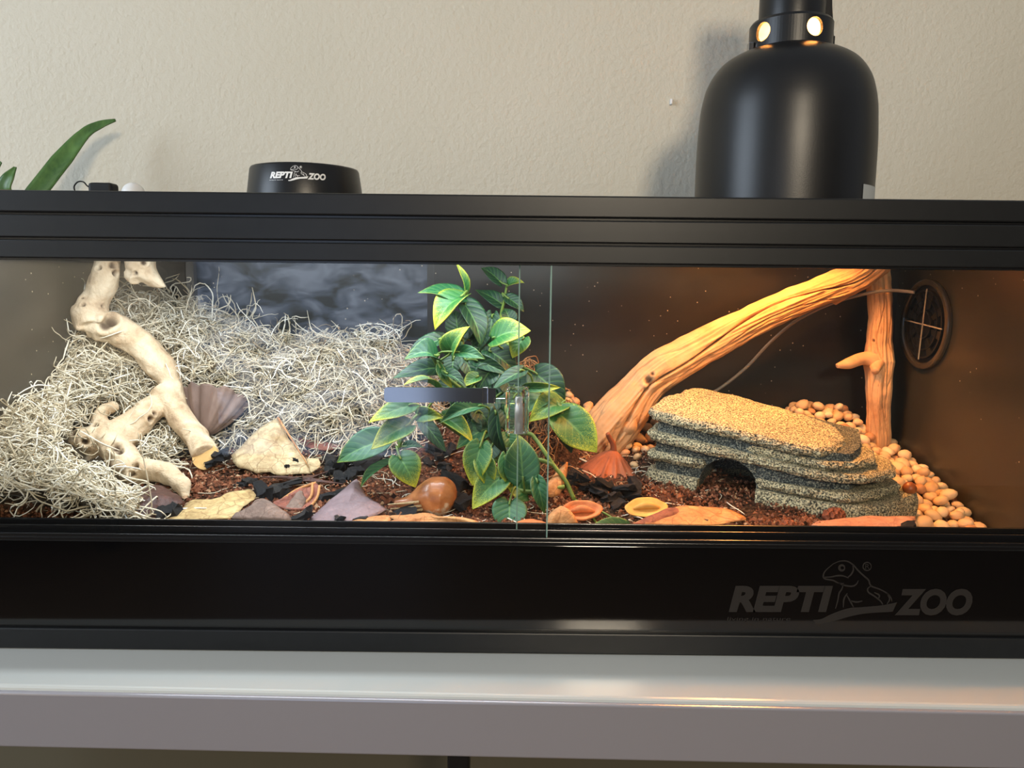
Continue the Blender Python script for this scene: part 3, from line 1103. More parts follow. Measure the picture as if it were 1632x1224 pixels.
# ------------------------------------------------------------------ ground inside the tank
def hs(x, y):
    """height of the substrate"""
    x, y = np.asarray(x, float), np.asarray(y, float)
    b = 0.120 + 0.034 * ss((y - 0.0) / 0.36)
    b = b - 0.040 * ss((x - 0.30) / 0.17) * (1 - ss(y / 0.36))
    b = b - 0.012 * ss((x - 0.30) / 0.17) * ss(y / 0.3)
    b = b + 0.055 * np.exp(-((x + 0.035) / 0.085) ** 2 - ((y - 0.30) / 0.11) ** 2)
    b = b + 0.03 * np.exp(-((x - 0.06) / 0.05) ** 2 - ((y - 0.30) / 0.08) ** 2)
    b = b + 0.0035 * np.sin(x * 31 + 1.0) * np.sin(y * 27 + x * 9) * ss(y / 0.05)
    return b


def G(px, py, lift=0.0):
    """where the view ray through a point of the photograph meets the substrate"""
    d = ray(px, py)
    t0, t1 = (0.004 - CAM.y) / d.y, (YD - 0.004 - CAM.y) / d.y
    ts = np.linspace(t0, t1, 240)
    xs, ys, zs = CAM.x + d.x * ts, CAM.y + d.y * ts, CAM.z + d.z * ts
    under = zs <= hs(xs, ys) + lift
    i = int(np.argmax(under)) if under.any() else len(ts) - 1
    t = ts[i]
    return Vector((xs[i], ys[i], float(hs(xs[i], ys[i])) + lift))


nx, ny = 460, 150
gx, gy = np.meshgrid(np.linspace(XL + 0.0005, XR - 0.0005, nx), np.linspace(0.0265, YD - 0.0005, ny), indexing='xy')
p2 = np.stack([gx.ravel(), gy.ravel(), np.zeros(gx.size)], 1)
gz = hs(gx, gy).ravel() + 0.0016 * sn(p2, 330, 1) + 0.0012 * sn(p2, 700, 2) + 0.002 * sn(p2, 110, 3) - 0.001
i, j = np.meshgrid(np.arange(ny - 1), np.arange(nx - 1), indexing='ij')
Fg = np.stack([i * nx + j, i * nx + j + 1, (i + 1) * nx + j + 1, (i + 1) * nx + j], -1).reshape(-1, 4)
soil = link('soil', fast_mesh('soil', np.stack([gx.ravel(), gy.ravel(), gz], 1), Fg), M_SOIL)
tag(soil, 'loose red-brown coir soil covering the floor of the tank', 'soil', kind='stuff')


def crumbs(name, n, size, where, seed, mat, flat=1.0):
    r = np.random.default_rng(seed)
    base = np.array([(1, 0, 0), (-0.5, 0.87, 0), (-0.5, -0.87, 0), (0, 0, 0.9), (0, 0, -0.7)])
    f = np.array([(0, 1, 3), (1, 2, 3), (2, 0, 3), (1, 0, 4), (2, 1, 4), (0, 2, 4)])
    xy = where(r, n)
    s = r.uniform(*size, (n, 1, 1)) * r.uniform(0.6, 1.3, (n, 1, 3))
    a = r.uniform(0, 6.28, n)
    R = np.zeros((n, 3, 3))
    R[:, 0, 0], R[:, 0, 1], R[:, 1, 0], R[:, 1, 1], R[:, 2, 2] = np.cos(a), -np.sin(a), np.sin(a), np.cos(a), 1
    V = np.einsum('nij,nkj->nki', R, base[None] * s)
    z = hs(xy[:, 0], xy[:, 1]) + r.uniform(-0.0005, 0.0025, n)
    V += np.stack([xy[:, 0], xy[:, 1], z], 1)[:, None, :]
    me = fast_mesh(name, V.reshape(-1, 3), (f[None] + (np.arange(n) * 5)[:, None, None]).reshape(-1, 3), False)
    set_tint(me, np.repeat(np.clip(r.normal(0.5, 0.25, n), 0, 1), 5))
    return link(name, me, mat)


def soil_where(r, n):
    return np.stack([r.uniform(XL + 0.01, XR - 0.01, n), 0.028 + (YD - 0.035) * r.uniform(0, 1, n) ** 1.3], 1)


o = crumbs('soil_crumbs', 16000, (0.0008, 0.0028), soil_where, 3, M_CRUMB)
tag(o, 'fine red-brown crumbs scattered over the soil', 'soil', kind='stuff')


# ------------------------------------------------------------------ pale root moss
def moss_h(x, y):
    x, y = np.asarray(x, float), np.asarray(y, float)
    b = hs(x, y)
    HL = np.interp(y, [0, 0.05, 0.10, 0.2, 0.3, 0.37], [0.160, 0.182, 0.212, 0.235, 0.325, 0.335])
    WL = np.interp(y, [0, 0.05, 0.13, 0.2, 0.37], [0.190, 0.180, 0.155, 0.14, 0.2])
    sl = np.clip((x - XL) / WL, 0, 1)
    hl = b + (HL - b) * (1 - sl) ** np.interp(y, [0, 0.03, 0.1, 0.24, 0.28], [0.35, 0.5, 0.95, 1.0, 0.6])
    HB = np.interp(x, [-0.56, -0.47, -0.42, -0.38, -0.33, -0.28, -0.2, -0.165, -0.13, -0.11], [0.335, 0.33, 0.315, 0.292, 0.275, 0.278, 0.278, 0.268, 0.23, 0.15])
    sb = np.clip((YD - y) / 0.105, 0, 1)
    hb = b + (HB - b) * np.sqrt(np.clip(1 - sb ** 2.4, 0, 1))
    return np.maximum(np.maximum(hl, hb), b)


def moss_mask(x, y):
    return moss_h(x, y) - hs(x, y)


def in_front(pts, bvhs):
    """which points would hide (or lie inside) the given surfaces from where the viewer stands"""
    out = np.zeros(len(pts), bool)
    for i_, p_ in enumerate(pts):
        v_ = Vector(p_) - CAM
        ln_ = v_.length
        v_.normalize()
        for b_ in bvhs:
            h_ = b_.ray_cast(CAM, v_)
            if h_[0] is not None and h_[3] > ln_ - 0.022:
                out[i_] = True
                break
    return out


def strands(name, n, K, step, rad, seeds, surf, seed, mat, curl=0.55, S=3, offs=(0.0, 0.008), pull=0.3, extra=None, bounds=True, clear=None):
    r = np.random.default_rng(seed)
    p = seeds(r, n)
    d = r.normal(size=(n, 3))
    d[:, 2] *= 0.35
    d /= np.linalg.norm(d, axis=1)[:, None]
    ax = r.normal(size=(n, 3))
    ax /= np.linalg.norm(ax, axis=1)[:, None]
    off = r.uniform(offs[0], offs[1], n)
    st = step * r.uniform(0.6, 1.35, n)
    out = [p.copy()]
    w = r.normal(0, curl, n)
    for k_ in range(K - 1):
        w = 0.82 * w + r.normal(0, curl * 0.55, n)
        ax += r.normal(0, 0.28, (n, 3))
        ax /= np.linalg.norm(ax, axis=1)[:, None]
        d = d + np.cross(ax, d) * w[:, None]
        d /= np.linalg.norm(d, axis=1)[:, None]
        p = p + d * st[:, None]
        if bounds:
            p[:, 0] = np.clip(p[:, 0], XL + 0.003, XR - 0.003)
            p[:, 1] = np.clip(p[:, 1], 0.027, YD - 0.003)
        h = surf(p[:, 0], p[:, 1]) + off
        dz = np.clip(h - p[:, 2], -0.006, 0.006)
        p[:, 2] += pull * dz
        out.append(p.copy())
    pts = np.stack(out, 1)                                            # n,K,3
    if clear:
        hit = in_front(pts[:, ::2].reshape(-1, 3), clear).reshape(n, -1).any(1)
        pts = pts[~hit | (r.uniform(size=n) < 0.03)]
        n = len(pts)
    if extra is not None:
        pts = np.concatenate([pts, extra], 0)
        n = len(pts)
    T = np.gradient(pts, axis=1)
    T /= np.linalg.norm(T, axis=2)[..., None] + 1e-9
    ref = np.where(np.abs(T[:, :1, 2:3]) < 0.8, np.array([0, 0, 1.0]), np.array([1.0, 0, 0]))
    N = np.cross(T, np.broadcast_to(ref, T.shape))
    N /= np.linalg.norm(N, axis=2)[..., None] + 1e-9
    B = np.cross(T, N)
    a = np.linspace(0, 2 * math.pi, S, endpoint=False)
    rr = r.uniform(rad[0], rad[1], n)[:, None] * np.interp(np.linspace(0, 1, K), [0, 0.1, 0.85, 1], [0.55, 1, 1, 0.45])[None]
    V = pts[:, :, None, :] + rr[:, :, None, None] * (np.cos(a)[:, None] * N[:, :, None, :] + np.sin(a)[:, None] * B[:, :, None, :])
    i_, j_ = np.meshgrid(np.arange(K - 1), np.arange(S), indexing='ij')
    q = np.stack([i_ * S + j_, i_ * S + (j_ + 1) % S, (i_ + 1) * S + (j_ + 1) % S, (i_ + 1) * S + j_], -1).reshape(-1, 4)
    Fq = (q[None] + (np.arange(n) * K * S)[:, None, None]).reshape(-1, 4)
    me = fast_mesh(name, V.reshape(-1, 3), Fq)
    set_tint(me, np.repeat(np.clip(r.normal(0.58, 0.24, n), 0, 1), K * S))
    return link(name, me, mat)


def surf_seeds(surf, x0, x1, y0, y1, thr, below=0.01):
    def f(r, n):
        res = []
        tot = 0
        while tot < n:
            x, y = r.uniform(x0, x1, 60000), r.uniform(y0, y1, 60000)
            h = surf(x, y)
            e = 0.002
            gx_, gy_ = (surf(x + e, y) - h) / e, (surf(x, y + e) - h) / e
            wgt = np.minimum(np.sqrt(1 + gx_ ** 2 + gy_ ** 2), 6) / 6
            ok = (h - hs(x, y) > thr) & (r.uniform(size=len(x)) < wgt)
            z = h - r.uniform(0, 1, len(x)) ** 1.5 * below
            res.append(np.stack([x, y, z], 1)[ok])
            tot += ok.sum()
        return np.concatenate(res)[:n]
    return f


def world_bvh(objs):
    from mathutils.bvhtree import BVHTree
    res = []
    for o_ in objs:
        off_ = Vector(o_.location) if o_.parent is None else Vector(o_.location) + Vector(o_.parent.location)
        res.append(BVHTree.FromPolygons([v_.co + off_ for v_ in o_.data.vertices], [tuple(p.vertices) for p in o_.data.polygons]))
    return res


# ------------------------------------------------------------------ driftwood
def limb(mb, pts, rad, n, m, seed, groove=0.10, cracks=(), grain=0.0, info=None):
    """a tapering wooden limb with lengthwise grain ridges"""
    c = catmull([(p[0], p[1], p[2]) for p in pts], n)
    rr = np.interp(np.linspace(0, 1, n), np.linspace(0, 1, len(rad)), rad)
    V, Fq = tube_geo(c, 1.0, m)
    V = V.reshape(n, m, 3)
    dirs = V - c[:, None, :]
    km = n // 2
    dc = np.array(CAM) - c[km]
    af = math.atan2(dirs[km, m // 4] @ dc, dirs[km, 0] @ dc)
    a = np.linspace(0, 2 * math.pi, m, endpoint=False)[None, :] - af
    u = np.linspace(0, 1, n)[:, None]
    L = np.linalg.norm(np.diff(c, axis=0), axis=1).sum()
    r_ = np.random.default_rng(seed)
    g = np.zeros((n, m))
    for k_ in (2, 3, 5, 8, 13):
        ph, wv, fq = r_.uniform(0, 6.28), r_.uniform(0.3, 1.1), r_.uniform(3, 9) * L / 0.3
        g += np.sin(k_ * a + ph + wv * np.sin(u * fq + ph)) * (0.55 if k_ < 4 else 0.4)
    if grain > 0:
        for k_ in (17, 23, 31, 41, 53):
            ph, wv, fq = r_.uniform(0, 6.28), r_.uniform(0.5, 2.5), r_.uniform(4, 14) * L / 0.3
            g += grain * np.sin(k_ * a + ph + wv * np.sin(u * fq + ph)) * (0.5 + 0.5 * np.sin(u * fq * 0.7 + 3 * a + ph))
    cr = np.zeros((n, m))
    for a0, wig, wd, dp in cracks:
        da = np.angle(np.exp(1j * (a - a0 - wig * np.sin(u * 7 + a0) - 0.25 * np.sin(u * 17))))
        cr -= dp * np.exp(-(da / wd) ** 2) * (0.35 + 0.65 * np.sin(math.pi * np.clip(u * 1.0, 0, 1)) ** 0.5)
    lump = 0.07 * sn(np.stack([c[:, 0], c[:, 1], c[:, 2]], 1), 60, seed)[:, None]
    k2 = rr[:, None] * (1 + groove * 0.35 * g + lump + cr)
    V = c[:, None, :] + dirs * k2[..., None]
    V = V.reshape(-1, 3)
    F = [tuple(q_) for q_ in Fq]
    F.append(tuple(range(m))[::-1])
    F.append(tuple(range((n - 1) * m, n * m)))
    mb.add(V, F)
    if info is not None:
        info.append(np.clip(-cr * 3.2 + np.clip(-g - 0.8, 0, 1) * 0.16, 0, 0.92).ravel())
    return V


def fuse(mb, name, voxel, smooth=2):
    me = mb.mesh(name)

    def mods(o):
        r_ = o.modifiers.new('r', 'REMESH')
        r_.mode = 'VOXEL'
        r_.voxel_size = voxel
        s_ = o.modifiers.new('s', 'SMOOTH')
        s_.factor, s_.iterations = 0.5, smooth
    me = evaluated(me, mods)
    for p in me.polygons:
        p.use_smooth = True
    return me


def knots(me, ks, fine=0.0008, seed=40, pre=None):
    """ks: (centre, radius, depth): pits with a raised lip"""
    co, no = coords(me), normals(me)
    tint = np.zeros(len(co)) if pre is None else pre.copy()
    disp = fine * sn(co, 260, seed) + fine * 1.3 * sn(co, 110, seed + 1)
    for c, r_, dp in ks:
        d2 = np.linalg.norm(co - np.array(c)[None], axis=1) / r_
        disp += -dp * np.exp(-(d2 / 0.62) ** 4) + 0.32 * dp * np.exp(-((d2 - 1.05) / 0.3) ** 2)
        tint = np.maximum(tint, 0.95 * np.exp(-(d2 / 0.62) ** 6))
    put(me, co + no * disp[:, None])
    set_tint(me, tint)


def nearest(me, px, py, y=None):
    """front surface point of the wood along the view ray through (px, py)"""
    from mathutils.bvhtree import BVHTree
    d = ray(px, py).normalized()
    key = me.name
    if key not in _bvh:
        _bvh[key] = BVHTree.FromPolygons([v_.co.copy() for v_ in me.vertices], [tuple(p.vertices) for p in me.polygons])
    h = _bvh[key].ray_cast(CAM, d)
    return h[0] if h[0] is not None else P(px, py, y or 0.2)


_bvh = {}


def c1(a, b, y):
    return P(a * 0.3757, 400 + b * 0.3757, y)


def rw(w, y):
    """half width in metres for a crop width"""
    return w * 0.3757 / 2 * (0.7275 + y) / F_PX


mb = MB()
# long main stick: cut end at the lower right up to the bend, then to the top
limb(mb, [c1(870, 868, 0.178), c1(836, 800, 0.205), c1(755, 690, 0.235), c1(685, 590, 0.25)], [rw(112, .2), rw(96, .21), rw(112, .23), rw(110, .25)], 40, 28, 51)
limb(mb, [c1(800, 715, 0.235), c1(750, 610, 0.25), c1(690, 500, 0.262), c1(600, 400, 0.265), c1(500, 335, 0.26), c1(400, 325, 0.25), c1(360, 335, 0.245)], [rw(30, .24), rw(78, .25), rw(116, .26), rw(126, .26), rw(128, .26), rw(118, .25), rw(70, .25)], 60, 28, 52)
limb(mb, [c1(395, 320, 0.25), c1(385, 265, 0.255), c1(408, 205, 0.26), c1(440, 130, 0.265), c1(455, 60, 0.27), c1(462, -30, 0.275), c1(500, -60, 0.275)], [rw(140, .25), rw(150, .25), rw(112, .26), rw(130, .26), rw(104, .27), rw(110, .27), rw(90, .27)], 60, 28, 53)
limb(mb, [c1(500, -60, 0.275), c1(580, -20, 0.27), c1(600, 60, 0.262), c1(650, 120, 0.258), c1(706, 155, 0.255)], [rw(120, .27), rw(130, .27), rw(128, .26), rw(70, .26), rw(10, .26)], 36, 24, 54)
limb(mb, [c1(560, 95, 0.262), c1(575, 125, 0.25)], [rw(70, .26), rw(50, .26)], 10, 16, 55)
# lower limb: from the fork to the knuckled root end and down to the foot
limb(mb, [c1(700, 640, 0.245), c1(620, 690, 0.225), c1(550, 745, 0.205), c1(480, 800, 0.19), c1(400, 805, 0.18), c1(330, 800, 0.17), c1(285, 800, 0.165)], [rw(90, .24), rw(128, .22), rw(132, .2), rw(185, .19), rw(128, .18), rw(96, .17), rw(40, .17)], 60, 28, 56)
limb(mb, [c1(450, 790, 0.185), c1(510, 870, 0.165), c1(560, 925, 0.15), c1(640, 930, 0.14), c1(720, 950, 0.13), c1(770, 990, 0.115), c1(792, 1050, 0.105)], [rw(120, .18), rw(140, .17), rw(126, .15), rw(92, .14), rw(78, .13), rw(80, .12), rw(34, .11)], 60, 26, 57)
limb(mb, [c1(560, 930, 0.145), c1(565, 975, 0.13)], [rw(90, .14), rw(58, .13)], 10, 18, 58)
limb(mb, [c1(430, 760, 0.19), c1(425, 690, 0.2), c1(480, 660, 0.21), c1(505, 672, 0.21)], [rw(90, .19), rw(60, .2), rw(48, .21), rw(14, .21)], 24, 18, 59)
limb(mb, [c1(400, 850, 0.175), c1(370, 880, 0.168), c1(350, 885, 0.165)], [rw(70, .17), rw(44, .17), rw(14, .17)], 14, 16, 60)
limb(mb, [c1(350, 320, 0.24), c1(325, 330, 0.232)], [rw(36, .24), rw(16, .23)], 8, 12, 61)
limb(mb, [c1(330, 250, 0.25), c1(305, 235, 0.243)], [rw(36, .24), rw(20, .23)], 8, 12, 62)
me = fuse(mb, 'spider_wood', 0.0019, 2)
KN = [(470, 300, 0.0115, 0.009), (445, 318, 0.010, 0.006), (478, 62, 0.0062, 0.006), (488, 95, 0.0060, 0.005), (420, 72, 0.0048, 0.005), (352, 228, 0.0040, 0.004), (435, 235, 0.0030, 0.003), (350, 200, 0.0026, 0.002),
      (637, 713, 0.0058, 0.005), (655, 690, 0.0045, 0.004), (360, 810, 0.0062, 0.008), (490, 832, 0.0085, 0.006), (508, 850, 0.007, 0.005), (405, 740, 0.0052, 0.003), (575, 915, 0.0055, 0.005), (560, 948, 0.0058, 0.005), (610, 50, 0.0050, 0.005), (575, 95, 0.0045, 0.004), (312, 770, 0.006, 0.003)]
kk = []
for a, b, r_, dp in KN:
    kk.append((tuple(nearest(me, a * 0.3757, 400 + b * 0.3757, 0.2)), r_, dp))
knots(me, kk)
spider = link('driftwood', me, M_SPIDER)
tag(spider, 'pale forked driftwood with knot holes leaning in the left half of the tank', 'driftwood')
# pale sawn face at the lower end
def disc_patch(name, c, nrm, up, rx, ry, mat, parent, thick=0.0015, wob=0.06, seed=1):
    nrm = Vector(nrm).normalized()
    ex = Vector(up).cross(nrm).normalized()
    ey = nrm.cross(ex)
    ring = 26
    V = [Vector(c) + nrm * thick]
    r_ = random.Random(seed)
    ph = r_.uniform(0, 6)
    for rr in (0.5, 0.96, 1.0):
        for i in range(ring):
            a = 2 * math.pi * i / ring
            k_ = rr * (1 + wob * math.sin(3 * a + ph) + wob * 0.6 * math.sin(5 * a + 2 * ph))
            V.append(Vector(c) + ex * (rx * k_ * math.cos(a)) + ey * (ry * k_ * math.sin(a)) + nrm * (thick if rr < 1 else -thick * 2))
    F = [(0, 1 + i, 1 + (i + 1) % ring) for i in range(ring)]
    for q_ in range(2):
        for i in range(ring):
            F.append((1 + q_ * ring + i, 1 + (q_ + 1) * ring + i, 1 + (q_ + 1) * ring + (i + 1) % ring, 1 + q_ * ring + (i + 1) % ring))
    me_ = bpy.data.meshes.new(name)
    me_.from_pydata([tuple(v_) for v_ in V], [], F)
    return link(name, me_, mat, parent)


ec = c1(870, 868, 0.1755)
tag(disc_patch('sawn_end', ec, (0.25, -0.90, 0.30), (0, 0, 1), rw(112, .18), rw(122, .18), M_CUT, spider, seed=4), 'pale tan sawn end face')

# right: long slanting branch with a split along it
def stick(label, pts, wds, k, n, m, seed, groove, cracks, ks, stubs, mat):
    mb_, inf = MB(), []
    limb(mb_, [P(a, b, y) for a, b, y in pts], [w * (0.7275 + p[2]) / F_PX / 2 * k for w, p in zip(wds, pts)], n, m, seed, groove, cracks, 0.34, inf)
    me_ = mb_.mesh('stick', True)
    hits = [(tuple(nearest(me_, a, b, .28)), r_, d_) for a, b, r_, d_ in ks]
    knots(me_, hits, 0.00035, seed, inf[0])
    o_ = link('driftwood', me_, mat)
    tag(o_, label, 'driftwood')
    for i_, (sp_, sr_) in enumerate(stubs):
        mb_, inf = MB(), []
        limb(mb_, [P(*q_) for q_ in sp_], sr_, 22, 20, seed + 3 + i_, 0.16, (), 0.2, inf)
        ms_ = mb_.mesh('twig_stub', True)
        set_tint(ms_, inf[0])
        link('twig_stub', ms_, mat, o_)
    return o_


pts = [(918, 748, .272), (955, 702, .275), (1005, 642, .277), (1045, 597, .28), (1120, 553, .285), (1215, 505, .29), (1300, 468, .295), (1365, 442, .30), (1405, 412, .305)]
wds = [80, 78, 68, 64, 54, 48, 46, 44, 40]
slant = stick('long slanting driftwood branch with a split running along it, behind the rock hide', pts, wds, 1.02, 300, 132, 71, 0.17,
              [(0.15, 0.3, 0.045, 0.30), (0.75, 0.25, 0.03, 0.12), (-0.55, -0.3, 0.035, 0.13), (-1.0, 0.2, 0.03, 0.10), (1.2, 0.25, 0.03, 0.10), (0.42, -0.3, 0.02, 0.08)],
              [(1034, 606, 0.009, 0.003), (1040, 596, 0.004, 0.0015)],
              [([(1362, 446, .298), (1340, 470, .294), (1330, 484, .292)], [0.016, 0.009, 0.003]),
               ([(985, 695, .266), (1003, 680, .254), (1012, 664, .25)], [0.015, 0.011, 0.003])], M_DRIFT)
# right: upright post with side stubs
pts = [(1402, 748, .318), (1400, 690, .318), (1400, 640, .318), (1401, 600, .318), (1401, 575, .318), (1402, 545, .318), (1404, 500, .318), (1400, 450, .318), (1397, 390, .318)]
wds = [33, 36, 37, 38, 46, 36, 37, 36, 38]
post = stick('upright driftwood post with short side stubs in the right back corner of the tank', pts, wds, 1.0, 240, 110, 81, 0.17,
             [(0.3, 0.3, 0.04, 0.13), (-0.5, 0.2, 0.035, 0.13), (0.9, -0.2, 0.03, 0.10), (-0.1, 0.25, 0.02, 0.08)],
             [(1392, 543, 0.0035, 0.0015), (1396, 590, 0.005, 0.0015)],
             [([(1401, 574, .314), (1376, 571, .31), (1352, 579, .304), (1334, 583, .30)], [0.014, 0.0085, 0.0072, 0.003]),
              ([(1405, 576, .314), (1418, 577, .312), (1425, 578, .311)], [0.011, 0.008, 0.004]),
              ([(1397, 580, .308), (1395, 592, .296)], [0.010, 0.005])], M_DRIFT)

# ------------------------------------------------------------------ stepped resin rock hide
HO = Vector((0.170, 0.174, 0.122))
HA = math.radians(-31)
EU, EV = Vector((math.cos(HA), math.sin(HA), 0)), Vector((-math.sin(HA), math.cos(HA), 0))


def hp(u, v, z):
    return HO + EU * (u * 1.1) + EV * (v * 1.1) + Vector((0, 0, z * 0.82 + 1.2 * v * z))


hide = empty('rock_hide', tuple(hp(0.1, 0.06, 0)))
tag(hide, 'grey stepped artificial rock hide with an arched entrance in the right half of the tank', 'rock hide')


def slab(name, outline, zt, zb, mat, seed, jag=0.003, arch=None, bev=0.35):
    """outline in (u, v); zt / zb: heights at u=0 and u=0.2 of top and bottom; a solid slab with a rough rim"""
    o2 = catmull([(a, b, 0) for a, b in outline], 120, True)[:, :2]
    # keep corners crisp: blend towards the straight polygon
    k_ = len(outline)
    t = np.linspace(0, k_, 120, endpoint=False)
    i = t.astype(int)
    u_ = (t - i)[:, None]
    pl_ = np.array(outline)
    st_ = pl_[i] * (1 - u_) + pl_[(i + 1) % k_] * u_
    o2 = 0.25 * o2 + 0.75 * st_
    cc = o2.mean(0)
    nrm = (o2 - cc) / np.linalg.norm(o2 - cc, axis=1)[:, None]
    V, F = [], []
    n = 120
    levels = [(0.0, 0.0), (0.25, 0.6), (0.5, 0.9), (0.75, 0.7), (1.0, 0.05)]
    for li, (tz, bul) in enumerate(levels):
        q3 = np.stack([o2[:, 0], o2[:, 1], np.full(n, tz * 0.02)], 1)
        jj_ = jag * (0.5 * sn(q3, 150, seed) + 0.5 * sn(q3, 420, seed + 1) + 0.6 * sn(q3, 55, seed + 2))
        rr = o2 + nrm * (jj_ + (bul - 0.9) * jag * 1.5)[:, None]
        z0_ = zb[0] + (zb[1] - zb[0]) * rr[:, 0] / 0.2
        z1_ = zt[0] + (zt[1] - zt[0]) * rr[:, 0] / 0.2
        z = z0_ + (z1_ - z0_) * tz + 0.0006 * sn(q3, 300, seed + 3)
        V += [tuple(hp(a, b, c)) for (a, b), c in zip(rr, z)]
    for li in range(len(levels) - 1):
        for i in range(n):
            F.append((li * n + i, li * n + (i + 1) % n, (li + 1) * n + (i + 1) % n, (li + 1) * n + i))
    F.append(tuple(range(n))[::-1])
    # top as rings towards the centre with low relief
    b0 = (len(levels) - 1) * n
    prev = b0
    for rg in (0.75, 0.45, 0.15):
        st0 = len(V)
        q = cc + (o2 - cc) * rg
        q3 = np.stack([q[:, 0], q[:, 1], np.zeros(n)], 1)
        z = zt[0] + (zt[1] - zt[0]) * q[:, 0] / 0.2 + 0.0011 * sn(q3, 130, seed + 5)
        V += [tuple(hp(a, b, c)) for (a, b), c in zip(q, z)]
        for i in range(n):
            F.append((prev + i, prev + (i + 1) % n, st0 + (i + 1) % n, st0 + i))
        prev = st0
    F.append(tuple(range(prev, prev + n)))
    me_ = bpy.data.meshes.new(name)
    me_.from_pydata(V, [], F)
    bm = bmesh.new()
    bm.from_mesh(me_)
    bmesh.ops.recalc_face_normals(bm, faces=bm.faces)
    bm.to_mesh(me_)
    bm.free()
    if arch:
        def bo(o_):
            b_ = o_.modifiers.new('b', 'BOOLEAN')
            b_.operation, b_.solver, b_.object = 'DIFFERENCE', 'EXACT', arch
        me_ = evaluated(me_, bo)
    for p in me_.polygons:
        p.use_smooth = False
    return link(name, me_, mat, hide)


# arched tunnel used to cut the entrance
ua, ub = 0.052, 0.110
ac = MB()
prof_ = [(ua - 0.002, -0.03), (ua - 0.001, 0.030)] + [((ua + ub) / 2 - (ub - ua) / 2 * math.cos(t), 0.030 + 0.034 * math.sin(t)) for t in np.linspace(0.25, math.pi - 0.2, 9)] + [(ub, 0.026), (ub + 0.003, -0.03)]
ac.prism([hp(u, -0.05, z) for u, z in prof_], (0, 0, 0), tuple(EV * 0.125))
arch = bpy.data.objects.new('arch', ac.mesh('arch'))
COL.objects.link(arch)
D = 0.128
slab('base_slab', [(-0.010, 0.0), (0.04, -0.006), (0.10, -0.004), (0.170, -0.004), (0.212, 0.012), (0.238, 0.05), (0.254, 0.10), (0.235, D), (0.10, D + 0.008), (0.0, D), (-0.012, 0.06)], (0.030, 0.018), (-0.012, -0.016), M_ROCK, 101, arch=arch)
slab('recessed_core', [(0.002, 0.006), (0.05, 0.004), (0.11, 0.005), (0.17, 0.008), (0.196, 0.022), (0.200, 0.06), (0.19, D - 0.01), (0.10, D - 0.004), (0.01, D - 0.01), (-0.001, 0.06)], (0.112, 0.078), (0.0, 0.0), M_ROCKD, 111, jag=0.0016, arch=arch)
slab('ledge', [(-0.007, 0.001), (0.03, -0.003), (0.055, 0.002), (0.055, 0.05), (0.03, 0.10), (0.0, D - 0.006), (-0.010, 0.06)], (0.058, 0.046), (0.044, 0.034), M_ROCK, 121, arch=arch)
slab('ledge', [(0.108, 0.002), (0.15, -0.002), (0.196, 0.006), (0.218, 0.03), (0.238, 0.08), (0.22, D - 0.01), (0.15, D - 0.004), (0.12, 0.08)], (0.046, 0.032), (0.034, 0.019), M_ROCK, 131, arch=arch)
slab('long_ledge', [(-0.009, 0.0), (0.04, -0.004), (0.09, -0.005), (0.15, -0.006), (0.186, 0.002), (0.212, 0.022), (0.233, 0.064), (0.222, D - 0.02), (0.10, D), (0.005, D - 0.006), (-0.011, 0.05)], (0.088, 0.056), (0.074, 0.044), M_ROCK, 141)
slab('step_slab', [(0.100, 0.006), (0.15, 0.002), (0.176, 0.003), (0.200, 0.020), (0.213, 0.055), (0.212, 0.082), (0.19, 0.108), (0.12, 0.12), (0.10, 0.06)], (0.098, 0.069), (0.080, 0.057), M_ROCK, 151)
slab('top_slab', [(-0.008, 0.004), (0.03, -0.003), (0.09, -0.002), (0.15, -0.003), (0.170, 0.004), (0.182, 0.020), (0.186, 0.052), (0.174, 0.084), (0.14, 0.104), (0.07, 0.118), (0.008, 0.112), (-0.010, 0.06)], (0.119, 0.084), (0.104, 0.070), M_ROCK, 161)
bpy.data.objects.remove(arch)


